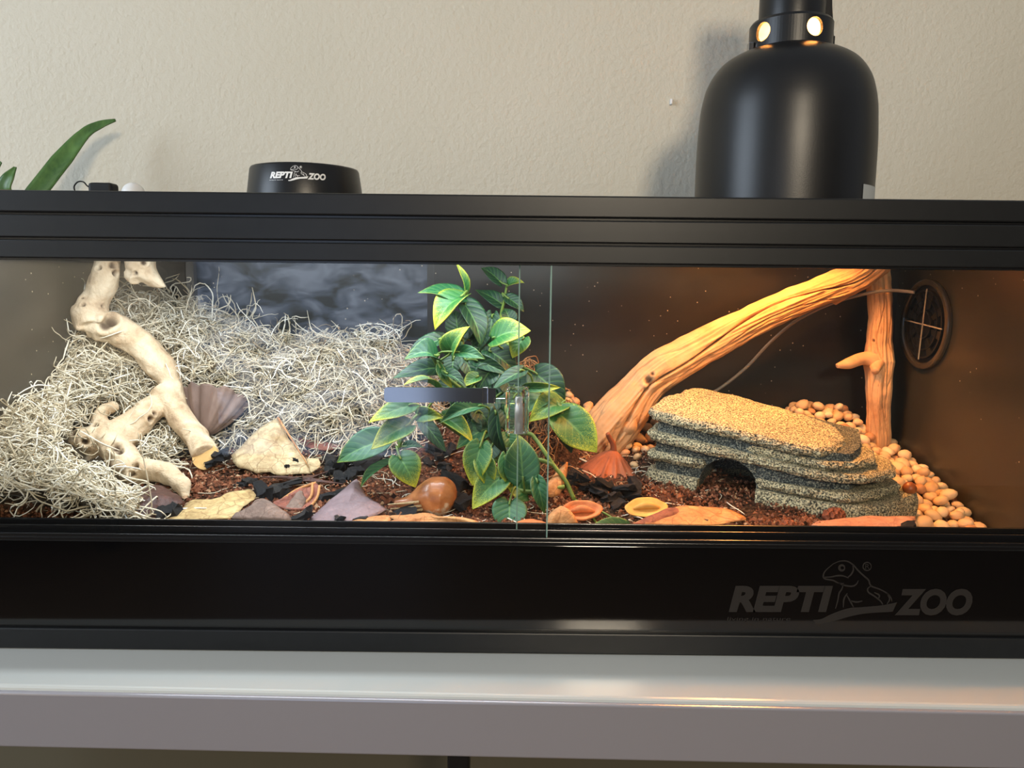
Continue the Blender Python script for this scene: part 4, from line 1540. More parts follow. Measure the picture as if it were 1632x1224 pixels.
# ------------------------------------------------------------------ thin curled sheets: dry leaves, bark, pods
def sheet(name, pts, mat, bulge=0.0, noise_=0.0015, thick=0.0012, seed=1, center=None, parent=None, n=44, rings=7, smooth_out=0.55, crease=None):
    """pts: outline points in space; filled by rings towards the centre, raised by bulge along the mean normal"""
    p = np.array([tuple(q_) for q_ in pts], float)
    k_ = len(p)
    cr = catmull(p, n, True)
    t = np.linspace(0, k_, n, endpoint=False)
    i = t.astype(int)
    u_ = (t - i)[:, None]
    st_ = p[i] * (1 - u_) + p[(i + 1) % k_] * u_
    o3 = smooth_out * cr + (1 - smooth_out) * st_
    c = np.array(center, float) if center is not None else o3.mean(0)
    nr = np.zeros(3)
    for i in range(n):
        nr += np.cross(o3[i] - c, o3[(i + 1) % n] - c)
    nr /= np.linalg.norm(nr) + 1e-9
    if nr @ np.array([0, -0.55, 0.83]) < 0:
        nr = -nr
    rag = 0.0011 * sn(o3, 420, seed + 9)[:, None] * (o3 - c) / (np.linalg.norm(o3 - c, axis=1)[:, None] + 1e-9)
    o3 = o3 + rag
    V = [c + nr * bulge]
    for r_ in range(1, rings + 1):
        s_ = r_ / rings
        q3 = c + (o3 - c) * s_
        q3 = q3 + nr * (bulge * (1 - s_ ** 2) + noise_ * sn(q3, 75, seed) + noise_ * 0.5 * sn(q3, 190, seed + 1))[:, None]
        V += list(q3)
    F = [(0, 1 + i, 1 + (i + 1) % n) for i in range(n)]
    for r_ in range(rings - 1):
        for i in range(n):
            F.append((1 + r_ * n + i, 1 + (r_ + 1) * n + i, 1 + (r_ + 1) * n + (i + 1) % n, 1 + r_ * n + (i + 1) % n))
    V = np.array([tuple(v_) for v_ in V])
    V[:, 2] = np.maximum(V[:, 2], hs(V[:, 0], V[:, 1]) + 0.0035)
    me_ = bpy.data.meshes.new(name)
    me_.from_pydata([tuple(v_) for v_ in V], [], F)
    bm = bmesh.new()
    bm.from_mesh(me_)
    bmesh.ops.recalc_face_normals(bm, faces=bm.faces)
    bm.to_mesh(me_)
    bm.free()

    def so(o_):
        s_ = o_.modifiers.new('s', 'SOLIDIFY')
        s_.thickness, s_.offset = thick, 0
    me_ = evaluated(me_, so)
    for q_ in me_.polygons:
        q_.use_smooth = True
    return link(name, me_, mat, parent)


def cl(x, y):
    """left strip crop"""
    return (180 + x * 0.2696, 640 + y * 0.2696)


def cr4(x, y):
    return (860 + x * 0.2451, 560 + y * 0.2451)


def leafpts(lst, conv=None):
    out = []
    for q_ in lst:
        a, b = conv(q_[0], q_[1]) if conv else (q_[0], q_[1])
        w_ = P(a, b, q_[2]) if len(q_) > 2 and q_[2] is not None else G(a, b, 0.003)
        w_.z = max(w_.z, float(hs(w_.x, w_.y)) + 0.002)
        out.append(w_)
    return out


def midrib(par, a, b, rad, mat):
    m_ = MB()
    m_.tube(catmull([a, (Vector(a) + Vector(b)) / 2 + Vector((0, -0.001, 0.0012)), b], 12), np.linspace(rad, rad * 0.35, 12), 6)
    return m_.obj('midrib', mat, par, smooth=True)


L = sheet('dry_leaf', leafpts([(975, 92, .232), (1035, 215, .215), (1075, 265, .205), (1130, 330, .19), (1190, 440, .172), (1090, 430, .172), (1000, 444, .17), (930, 420, .172), (850, 425, .175), (790, 405, .178), (735, 390, .182), (698, 325, .20), (770, 255, .212), (860, 160, .225)], cl), M_LTAN, 0.004, 0.0016, 0.0012, 201, smooth_out=0.35)
tag(L, 'large pale tan dry leaf propped over the soil, widest leaf left of the vine', 'dry leaf')
midrib(L, P(*cl(975, 95), .228), P(*cl(1190, 438), .168), 0.0016, M_LORA)
q = sheet('torn_flap', leafpts([(1145, 340, .182), (1215, 340, .18), (1222, 385, .172), (1170, 420, .168)], cl), M_LTAN, 0.002, 0.001, 0.001, 202, parent=L)
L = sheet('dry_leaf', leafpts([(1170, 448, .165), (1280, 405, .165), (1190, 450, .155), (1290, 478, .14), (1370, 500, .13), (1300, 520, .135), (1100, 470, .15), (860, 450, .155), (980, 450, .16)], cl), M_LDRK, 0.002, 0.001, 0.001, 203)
tag(L, 'narrow dark dry leaf lying in the shade under the large pale tan leaf', 'dry leaf')
L = sheet('dry_leaf', leafpts([(225, 745, .034), (330, 700, .05), (400, 640, .07), (470, 590, .085), (560, 590, .088), (650, 572, .094), (690, 580, .09), (740, 570, .095), (800, 505, .115), (848, 560, .10), (830, 600, .085), (760, 650, .06), (710, 745, .034), (500, 752, .032)], cl), M_LYEL, 0.005, 0.0022, 0.0012, 211, smooth_out=0.35)
tag(L, 'wrinkled yellow-tan dry leaf lying flat against the glass near the foot of the driftwood', 'dry leaf')
midrib(L, P(*cl(300, 740), .036), P(*cl(760, 600), .086), 0.0012, M_LTAN)
L = sheet('dry_leaf', leafpts([(705, 750, .033), (745, 690, .05), (800, 640, .064), (830, 590, .078), (890, 585, .08), (960, 610, .074), (1020, 670, .055), (1058, 750, .033), (900, 756, .031)], cl), M_LGRY, 0.010, 0.0024, 0.0012, 221)
tag(L, 'crumpled grey-brown dry leaf at the glass beside the yellow-tan leaf', 'dry leaf')
midrib(L, P(*cl(880, 592), .078), P(*cl(1040, 740), .036), 0.001, M_LTAN)
L = sheet('dry_leaf', leafpts([(1440, 462, .118), (1500, 560, .095), (1560, 600, .08), (1618, 640, .062), (1540, 690, .05), (1450, 735, .038), (1300, 752, .032), (1150, 752, .032), (1180, 690, .05), (1260, 610, .078), (1350, 530, .10)], cl), M_LPUR, 0.006, 0.0008, 0.0012, 231, smooth_out=0.3)
tag(L, 'smooth mauve-grey triangular dry leaf standing at the glass in front of the charcoal heap', 'dry leaf')
L = sheet('dry_leaf', leafpts([(50, 690, .05), (150, 560, .085), (215, 500, .105), (300, 500, .105), (380, 550, .092), (420, 600, .075), (330, 640, .06), (240, 700, .048), (110, 745, .036)], cl), M_LDRK, 0.010, 0.0012, 0.0012, 241)
tag(L, 'dark brown curled dry leaf under the foot of the pale driftwood', 'dry leaf')
L = sheet('dry_leaf', leafpts([(1035, 185, .285), (1120, 170, .29), (1250, 195, .285), (1420, 205, .285), (1330, 225, .275), (1200, 225, .275), (1100, 215, .275)], cl), M_LRED, -0.003, 0.001, 0.0014, 251)
tag(L, 'thin red-brown dry leaf at the foot of the moss bank, upper one of a pair', 'dry leaf')
L = sheet('dry_leaf', leafpts([(1040, 205, .265), (1120, 230, .255), (1230, 238, .25), (1350, 260, .245), (1280, 290, .235), (1180, 280, .238), (1100, 255, .248)], cl), M_LRED, 0.004, 0.001, 0.0014, 252)
tag(L, 'thin red-brown dry leaf at the foot of the moss bank, lower one of a pair', 'dry leaf')
# open boat-shaped husk with ribs
hk_ = empty('split_husk', tuple(G(478, 800)))
tag(hk_, 'split boat-shaped seed husk lying between the grey-brown and mauve leaves', 'husk')
sheet('husk_shell', leafpts([(940, 600, .078), (1020, 560, .092), (1120, 500, .11), (1190, 475, .118), (1222, 495, .112), (1210, 560, .095), (1150, 640, .07), (1050, 650, .066)], cl), M_LRED, -0.008, 0.0014, 0.002, 261, parent=hk_)
for k_, ln_ in enumerate([[(1222, 498), (1205, 570), (1150, 640)], [(1180, 482), (1170, 560), (1110, 620)], [(1200, 480), (1090, 520), (1000, 580)]]):
    m_ = MB()
    m_.tube(catmull([P(*cl(a, b), 0.118 - 0.0003 * (b - 480)) for a, b in ln_], 12), [0.0016] * 12, 6)
    tag(m_.obj('husk_rib', M_LORA, hk_, smooth=True), 'pale ridge of the husk')
sheet('inner_lining', leafpts([(1010, 640, .068), (1060, 570, .088), (1110, 530, .10), (1140, 580, .085), (1110, 640, .068)], cl), M_LGRY, 0.005, 0.001, 0.001, 262, parent=hk_)
# tan strips at the glass
L = sheet('dry_leaf', leafpts([(1360, 755, .031), (1440, 722, .042), (1560, 700, .05), (1632, 690, .052), (1632, 745, .033), (1500, 757, .030)], cl), M_LORA, 0.004, 0.001, 0.0012, 271)
tag(L, 'pinkish tan curled leaf tip against the glass below the mauve leaf', 'dry leaf')
def c5(x, y):
    return (480 + x * 0.18382, 740 + y * 0.18382)
L = sheet('dry_leaf', leafpts([(700, 565, .029), (820, 520, .04), (745, 480, .05), (850, 480, .052), (960, 445, .06), (1020, 425, .064), (1130, 425, .064), (1200, 455, .056), (1260, 490, .047), (1400, 505, .043), (1520, 520, .04), (1565, 570, .029), (1400, 545, .035), (1200, 530, .039), (1000, 545, .035), (850, 570, .029)], c5), M_LORA, 0.006, 0.0015, 0.0014, 281, smooth_out=0.5)
tag(L, 'long curled orange-tan dry leaf against the glass in front of the round gourd', 'dry leaf')
L = sheet('dry_leaf', leafpts([(578, 1145, .032), (660, 1100, .045), (780, 1060, .058), (900, 1020, .07), (1000, 1015, .072), (1130, 1018, .071), (1260, 1040, .066), (1350, 1095, .047), (1250, 1110, .043), (1170, 1130, .037), (1090, 1170, .028), (800, 1172, .028), (620, 1165, .029)], cr4), M_LORA, 0.003, 0.0016, 0.0012, 291, smooth_out=0.4)
tag(L, 'broad orange-tan dry leaf at the glass in front of the hide entrance', 'dry leaf')
sheet('curled_edge', leafpts([(578, 1140, .030), (700, 1075, .05), (830, 1025, .066), (945, 1020, .07), (940, 1050, .058), (800, 1110, .042), (660, 1165, .028)], cr4), M_LRED, 0.004, 0.0012, 0.0012, 292, parent=L)
L = sheet('dry_leaf', leafpts([(50, 1165, .028), (60, 1080, .048), (120, 1055, .056), (180, 1090, .046), (235, 1120, .038), (232, 1165, .028)], cr4), M_LORA, 0.012, 0.003, 0.0014, 301)
tag(L, 'crumpled orange-brown dry leaf at the glass right of the pane edge', 'dry leaf')
L = sheet('dry_leaf', leafpts([(822, 846, .028), (830, 833, .036), (852, 832, .037), (868, 838, .033), (872, 848, .028)]), M_POD, 0.004, 0.001, 0.0014, 302)
tag(L, 'small bright orange dry leaf at the glass between the two pane edges', 'dry leaf')
L = sheet('dry_leaf', leafpts([(858, 788, .07), (880, 760, .10), (905, 735, .13), (900, 770, .10), (890, 790, .08)]), M_LORA, 0.008, 0.002, 0.0012, 303)
tag(L, 'small ribbed orange leaf among the fibre behind the vine stem', 'dry leaf')
# flat piece of bark
def c6(x, y):
    return (1200 + x * 0.2647, 780 + y * 0.2647)
bk = sheet('bark_piece', leafpts([(350, 235, .034), (390, 205, .044), (520, 180, .054), (700, 168, .058), (860, 172, .056), (978, 175, .055), (980, 225, .037), (975, 278, .0275), (700, 270, .0275), (400, 265, .0275)], c6), M_BARK, 0.003, 0.0008, 0.003, 311, smooth_out=0.2)
tag(bk, 'flat pinkish brown piece of bark leaning at the glass in front of the pebbles', 'bark')


# ------------------------------------------------------------------ lotus pods, gourd, other pods
def fluted(name, apex, rim_c, rim_r, mat, parent, lobes, depth, n=120, rows=26, power=0.75, squash=1.0, face=True, seed=1, tip_r=0.004, hollow=0.25, lip=0.0):
    ap, rc = Vector(apex), Vector(rim_c)
    ax = (rc - ap)
    Lx = ax.length
    ax.normalize()
    ex = ax.cross(Vector((0, -1, 0.2))).normalized()
    ey = ax.cross(ex)
    V, F = [], []
    r_ = np.random.default_rng(seed)
    ph = r_.uniform(0, 6.28, 3)
    for i in range(rows):
        s_ = i / (rows - 1)
        rr = tip_r + (rim_r - tip_r) * s_ ** power
        for j in range(n):
            a = 2 * math.pi * j / n
            w_ = math.sin(lobes * a + ph[0] + 0.4 * math.sin(3 * a + ph[1])) + 0.5 * math.sin(lobes * 1.9 * a + ph[2] + s_)
            g_ = 1 + depth * w_ * min(1, s_ * 2.5) * (1 if s_ < 0.93 else 1.0)
            zz_ = Lx * s_ + (0.03 * rim_r * math.sin(4 * a + ph[1]) + 0.05 * rim_r * w_ * 0.5) * s_ ** 3
            V.append(ap + ax * zz_ + ex * (rr * g_ * math.cos(a)) + ey * (rr * g_ * squash * math.sin(a)))
    for i in range(rows - 1):
        for j in range(n):
            F.append((i * n + j, i * n + (j + 1) % n, (i + 1) * n + (j + 1) % n, (i + 1) * n + j))
    F.append(tuple(range(n))[::-1])
    b0 = (rows - 1) * n
    prev = b0
    for q_, (rg, dz) in enumerate(((0.93, 0.01), (0.88, -0.02), (0.5, -hollow * 0.2), (0.15, -hollow * 0.25))):
        st0 = len(V)
        for j in range(n):
            v0 = V[b0 + j] - rc
            V.append(rc + v0 * rg + ax * (dz * rim_r))
        for j in range(n):
            F.append((prev + j, prev + (j + 1) % n, st0 + (j + 1) % n, st0 + j))
        prev = st0
    F.append(tuple(range(prev, prev + n)))
    me_ = bpy.data.meshes.new(name)
    me_.from_pydata([tuple(v_) for v_ in V], [], F)
    for q_ in me_.polygons:
        q_.use_smooth = True
    return link(name, me_, mat, parent)


pod = empty('lotus_pod', tuple(P(327, 694, 0.235)))
tag(pod, 'grey-brown cone-shaped lotus pod tipped on its point behind the pale driftwood', 'seed pod')
podg = fluted('pod_cup', P(326, 692, .238), P(346, 632, .268), 0.0415, M_LOTUSG, pod, 10, 0.06, seed=5, power=0.62, squash=0.9)
m_ = MB()
m_.tube([P(326, 690, .238), P(325, 697, .233), P(324, 703, .23)], [0.005, 0.006, 0.0035], 10)
m_.obj('stem_stub', M_LTAN, pod, smooth=True)
pod = empty('lotus_pod', tuple(P(968, 775, 0.2)))
tag(pod, 'red-brown lotus pod resting face down with its stalk up, left of the rock hide', 'seed pod')
podr = fluted('pod_cup', P(978, 718, .205), P(966, 768, .20), 0.046, M_LOTUSR, pod, 17, 0.095, seed=9, power=0.8, squash=0.85, tip_r=0.0045)
m_ = MB()
m_.tube(catmull([P(978, 722, .205), P(977, 708, .203), P(971, 697, .20), P(968, 691, .198)], 14), np.linspace(0.0042, 0.0026, 14), 10)
m_.obj('stalk', M_LOTUSR, pod, smooth=True)

# bulb-shaped gourd with a tapering neck
gx0 = P(697, 794, 0.085)
gd = empty('gourd', (gx0.x, 0.085, float(hs(gx0.x, 0.085))))
tag(gd, 'glossy brown bulb-shaped dried gourd with its neck pointing left, under the vine', 'gourd')
mb = MB()
axis = [P(628, 803, .088), P(648, 803, .088), P(664, 800, .088), P(678, 796, .087), P(692, 793, .086), P(708, 793, .085), P(720, 795, .084), P(727, 797, .084)]
k1 = 0.815 / F_PX
limb(mb, axis, [7 * k1, 12 * k1, 19 * k1, 27 * k1, 34 * k1, 34 * k1, 24 * k1, 6 * k1], 60, 40, 91, 0.05)
me = fuse(mb, 'gourd_body', 0.0016, 3)
link('gourd_body', me, M_GOURD, gd)
for k_, ln_ in enumerate([[(672, 806), (650, 809), (622, 811)], [(668, 800), (645, 802), (618, 804)], [(674, 812), (655, 814), (634, 813)]]):
    m_ = MB()
    m_.tube(catmull([P(a, b, .07) for a, b in ln_], 10), np.linspace(0.0017, 0.0006, 10), 7)
    m_.obj('neck_fibre', M_LTAN, gd, smooth=True)

# open half pod (cup) and flat split pod
def cup(name, label, px0, py0, rx_px, ry_px, y, mat, seed, tilt=0.6, depth=0.6):
    c = P(px0, py0, y)
    k_ = (0.7275 + y) / F_PX
    rx, ry = rx_px * k_, ry_px * k_ / math.sin(math.radians(18 + 40 * tilt))
    root = empty(name, tuple(c - Vector((0, 0, 0.006))))
    tag(root, label, 'seed pod')
    up = Vector((0, -math.sin(tilt * 0.7), math.cos(tilt * 0.7)))
    ex = Vector((1, 0, 0.06)).normalized()
    ey = up.cross(ex).normalized()
    prof3 = [(1.0, 0.0), (1.02, -0.18), (0.9, -0.5), (0.6, -0.75), (0.05, -0.82)]
    inn = [(0.86, 0.02), (0.78, -0.2), (0.55, -0.42), (0.05, -0.5)]
    n = 48
    V, F = [], []
    seq = prof3[::-1] + inn
    for r_, h in seq:
        for i in range(n):
            a = 2 * math.pi * i / n
            w_ = 1 + 0.03 * math.sin(3 * a + seed) + 0.02 * math.sin(7 * a)
            pt = abs(math.cos(a)) ** 6 * 0.06
            V.append(c + ex * (rx * r_ * (w_ + pt) * math.cos(a)) + ey * (ry * r_ * w_ * math.sin(a)) + up * (ry * depth * h))
    for j in range(len(seq) - 1):
        for i in range(n):
            F.append((j * n + i, j * n + (i + 1) % n, (j + 1) * n + (i + 1) % n, (j + 1) * n + i))
    F.append(tuple(range(n))[::-1])
    F.append(tuple(range((len(seq) - 1) * n, len(seq) * n)))
    me_ = bpy.data.meshes.new(name)
    me_.from_pydata([tuple(v_) for v_ in V], [], F)
    for q_ in me_.polygons:
        q_.use_smooth = True
    link('pod_shell', me_, mat, root)
    m2 = MB()
    sd_ = catmull([c + ex * (rx * t * 0.66) + ey * (ry * 0.1 * math.cos(3 * t)) - up * (ry * depth * 0.30 - 0.002 * (1 - t * t)) for t in (-1, -0.5, 0, 0.5, 1)], 16)
    m2.tube(sd_, [0.0012 + 0.003 * math.sin(math.pi * i / 15) for i in range(16)], 8)
    m2.obj('inner_ridge', mat, root, smooth=True)
    return root


cup('seed_pod', 'open orange-brown oval seed pod lying hollow side up right of the pane edge', 927, 812, 32, 16, 0.058, M_POD, 1, 0.75)
cup('seed_pod', 'yellow-tan split oval seed pod lying flat before the rock hide', 1030, 808, 33, 16, 0.068, M_PODY, 3, 0.9, 0.12)

# small cones
def cone(label, px0, py0, y, L_, R_, ang, mat):
    c = P(px0, py0, y)
    root = empty('seed_cone', tuple(c - Vector((0, 0, R_))))
    tag(root, label, 'cone')
    ax = Vector((math.cos(ang), math.sin(ang) * 0.6, 0.05)).normalized()
    ex = ax.cross(Vector((0, 0, 1))).normalized()
    ey = ax.cross(ex)
    m_ = MB()
    m_.tube([c - ax * L_ * 0.5, c - ax * L_ * 0.2, c + ax * L_ * 0.2, c + ax * L_ * 0.5], [R_ * 0.3, R_ * 0.55, R_ * 0.5, R_ * 0.15], 10)
    m_.obj('core', mat, root, smooth=True)
    sc_ = None
    k_ = 0
    for i in range(6):
        t = -0.45 + 0.9 * i / 5
        rr = R_ * math.sin(math.pi * (0.22 + 0.66 * i / 5)) ** 0.7
        for j in range(7):
            a = 2 * math.pi * (j + 0.5 * (i % 2)) / 7
            d_ = ex * math.cos(a) + ey * math.sin(a)
            tg = ax.cross(d_)
            b_ = c + ax * (t * L_)
            w_ = rr * 0.42
            pts_ = [b_ + d_ * rr * 0.4 - tg * w_ * 0.5, b_ + d_ * rr * 0.4 + tg * w_ * 0.5, b_ + d_ * rr + ax * rr * 0.35 + tg * w_, b_ + d_ * rr * 1.1 + ax * rr * 0.55, b_ + d_ * rr + ax * rr * 0.35 - tg * w_]
            m2 = MB().prism(pts_, tuple(ax * -0.0004), tuple(ax * 0.0006))
            m2.obj('scale', mat, root)
    return root


cone('small red-brown cone lying at the foot of the rock hide behind the bark', 1327, 822, 0.062, 0.022, 0.0085, 0.1, M_CONE)
cone('small red-brown cone at the glass left of the bark piece', 1254, 841, 0.036, 0.018, 0.0075, 0.4, M_CONE)
bh = world_bvh([q_ for q_ in hide.children])
d_ = ray(1449, 783).normalized()
hd = min([h_[3] for h_ in (b_.ray_cast(CAM, d_) for b_ in bh) if h_[0] is not None], default=(P(1443, 797, 0.11) - CAM).length)
nc = CAM + d_ * (hd - 0.003) + Vector((0, 0, 0.003))
m_ = MB()
nt2 = [(0.0004, -0.0072), (0.0045, -0.0062), (0.0072, -0.002), (0.0076, 0.002), (0.005, 0.0062), (0.0012, 0.0085)]
m_.lathe(tuple(nc), [(float(a), float(b)) for a, b in catmull([(a, b, 0) for a, b in nt2], 14)[:, :2]], 24)
tag(m_.obj('nut', M_NUT, smooth=True), 'round brown nut resting on the right end of the rock hide', 'nut')

# ------------------------------------------------------------------ moss and fibre, kept clear of the wood and pods they lie behind
CLEAR = world_bvh([spider, podg])
CLEAR2 = world_bvh([podr, slant])
# dark core under the strands
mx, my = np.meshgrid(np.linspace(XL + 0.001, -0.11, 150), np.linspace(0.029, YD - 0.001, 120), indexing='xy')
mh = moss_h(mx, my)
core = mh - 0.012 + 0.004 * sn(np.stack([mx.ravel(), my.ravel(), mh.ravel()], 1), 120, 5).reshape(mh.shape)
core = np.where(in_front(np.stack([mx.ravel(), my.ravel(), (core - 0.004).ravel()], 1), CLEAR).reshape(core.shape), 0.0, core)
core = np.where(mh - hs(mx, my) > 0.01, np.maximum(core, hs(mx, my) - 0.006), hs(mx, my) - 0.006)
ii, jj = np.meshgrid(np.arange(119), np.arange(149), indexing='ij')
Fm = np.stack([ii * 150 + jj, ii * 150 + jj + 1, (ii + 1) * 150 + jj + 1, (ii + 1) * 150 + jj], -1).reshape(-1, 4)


def wild(pxs, y):
    q = catmull([P(a, b, y) for a, b in pxs], 16)
    return q


ext = np.stack([
    wild([(416, 545), (412, 522), (402, 505), (408, 490), (402, 458)], 0.335),
    wild([(640, 600), (638, 540), (618, 520), (590, 516), (566, 520)], 0.33),
    wild([(300, 520), (286, 495), (296, 478), (300, 492), (282, 488)], 0.33),
    wild([(300, 510), (320, 500), (327, 484), (318, 500), (300, 505)], 0.33),
    wild([(600, 560), (640, 535), (630, 525), (612, 535), (580, 530)], 0.335),
    wild([(220, 690), (240, 790), (240, 815), (235, 835), (205, 842)], 0.05),
    wild([(150, 735), (200, 760), (238, 770), (215, 790), (190, 830)], 0.06),
])
moss = strands('root_moss', 8200, 16, 0.0058, (0.0006, 0.0011), surf_seeds(moss_h, XL + 0.004, -0.11, 0.03, YD - 0.004, 0.008, 0.016), moss_h, 11, M_MOSS, extra=ext, curl=0.7, clear=CLEAR)
tag(moss, 'thick pile of pale curly root moss heaped along the left and back walls', 'moss', kind='stuff')
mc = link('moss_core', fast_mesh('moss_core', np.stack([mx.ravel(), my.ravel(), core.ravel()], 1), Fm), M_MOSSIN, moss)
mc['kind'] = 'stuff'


# brown fibre tufts: under the vine and thin roots in the soil
def tuft_h(x, y):
    x, y = np.asarray(x, float), np.asarray(y, float)
    return hs(x, y) + 0.062 * np.exp(-((x - 0.022) / 0.03) ** 2 - ((y - 0.27) / 0.04) ** 2) + 0.03 * np.exp(-((x - 0.062) / 0.022) ** 2 - ((y - 0.22) / 0.04) ** 2)


o = strands('brown_moss', 900, 14, 0.0042, (0.0005, 0.0009), surf_seeds(tuft_h, -0.06, 0.105, 0.16, YD - 0.004, 0.008, 0.02), tuft_h, 21, M_MOSSB, pull=0.6, clear=CLEAR2)
tag(o, 'tuft of brown curly root fibre heaped behind the green vine', 'moss', kind='stuff')
tx_, ty_ = np.meshgrid(np.linspace(-0.08, 0.15, 60), np.linspace(0.15, YD - 0.001, 50), indexing='xy')
th_ = tuft_h(tx_, ty_)
tc = np.where(th_ - hs(tx_, ty_) > 0.008, th_ - 0.008, hs(tx_, ty_) - 0.006) + 0.003 * sn(np.stack([tx_.ravel(), ty_.ravel(), th_.ravel()], 1), 150, 8).reshape(th_.shape)
ii, jj = np.meshgrid(np.arange(49), np.arange(59), indexing='ij')
Ft = np.stack([ii * 60 + jj, ii * 60 + jj + 1, (ii + 1) * 60 + jj + 1, (ii + 1) * 60 + jj], -1).reshape(-1, 4)
q = link('moss_core', fast_mesh('moss_core', np.stack([tx_.ravel(), ty_.ravel(), tc.ravel()], 1), Ft), M_SOIL, o)
q['kind'] = 'stuff'


def sparse(r, n):
    xy = np.stack([r.uniform(-0.38, 0.25, n), r.uniform(0.03, 0.34, n)], 1)
    return np.stack([xy[:, 0], xy[:, 1], hs(xy[:, 0], xy[:, 1]) + 0.001], 1)


o = strands('loose_root_fibres', 420, 10, 0.0040, (0.00035, 0.0007), sparse, hs, 31, M_MOSS, curl=0.3, offs=(0.0, 0.003), pull=0.6)
tag(o, 'short pale root fibres strewn over the open soil', 'fibre', kind='stuff')


# ------------------------------------------------------------------ cable on the back wall
pts = [(1458, 466, .285), (1440, 464, .292), (1418, 463, .294), (1385, 467, .294), (1335, 480, .30), (1295, 497, .312), (1262, 516, .33), (1225, 548, .35), (1190, 585, .358), (1150, 617, .36), (1110, 640, .36)]
m = MB()
m.tube(catmull([P(a, b, y) for a, b, y in pts], 60), 0.0022, 10)
tag(m.obj('cable', M_CABLE, smooth=True), 'grey cable running from the round vent down behind the rock hide', 'cable')


# ------------------------------------------------------------------ the green vine
def leaf_mesh(name, arch, fold, twist, seed):
    r_ = np.random.default_rng(seed)
    ns, nt_ = 13, 8
    s = np.linspace(0, 1, ns)
    t = np.linspace(-1, 1, nt_ + 1)
    w = 1.62 * np.power(np.clip(s, 0, 1), 0.5) * np.power(np.clip(1 - s, 0, 1), 1.0)
    w = w / w.max() * 0.5
    w[0] = 0.16
    S, T = np.meshgrid(s, t, indexing='ij')
    Wd = w[:, None] * T
    X = S - 0.16 * np.abs(T) ** 1.5 * np.clip(1 - S * 2.2, 0, 1)
    Z = fold * np.abs(Wd) - arch * (S - 0.35) ** 2 + 0.02 * np.sin(S * 9 + seed) * np.abs(T) + twist * Wd * (S - 0.3)
    Z -= 0.02 * np.exp(-(T / 0.12) ** 2) * (1 - S)
    X = X - 0.06 * S ** 3 * arch
    V = np.stack([X, Wd, Z], -1).reshape(-1, 3)
    i, j = np.meshgrid(np.arange(ns - 1), np.arange(nt_), indexing='ij')
    q = nt_ + 1
    F = np.stack([i * q + j, (i + 1) * q + j, (i + 1) * q + j + 1, i * q + j + 1], -1).reshape(-1, 4)
    me = fast_mesh(name, V, F)
    uv = me.uv_layers.new(name='UVMap')
    U = np.stack([S, (T + 1) / 2], -1).reshape(-1, 2)[F.ravel()]
    uv.data.foreach_set('uv', U.ravel().astype(np.float32))

    def mods(o):
        o.modifiers.new('s', 'SUBSURF').levels = 1
        so_ = o.modifiers.new('t', 'SOLIDIFY')
        so_.thickness, so_.offset = 0.016, 0
    me = evaluated(me, mods)
    for p in me.polygons:
        p.use_smooth = True
    return me


LEAFM = {}
for mi, mat in enumerate(M_VINE):
    for v_ in range(4):
        me = leaf_mesh('leaf', (0.55, 0.9, 0.35, 1.2)[v_], (0.28, 0.4, 0.15, 0.55)[v_], (0.2, -0.5, 0.6, 0.0)[v_], v_ + 4 * mi)
        me.materials.append(mat)
        LEAFM[(mi, v_)] = me

vroot = P(770, 790, 0.12)
vine = empty('artificial_vine', (vroot.x, 0.12, float(hs(vroot.x, 0.12))))
tag(vine, 'leafy green artificial vine with yellow-edged heart-shaped leaves in the middle of the tank', 'vine')


def c3(x, y):
    return 520 + x * 0.3757, 400 + y * 0.3757


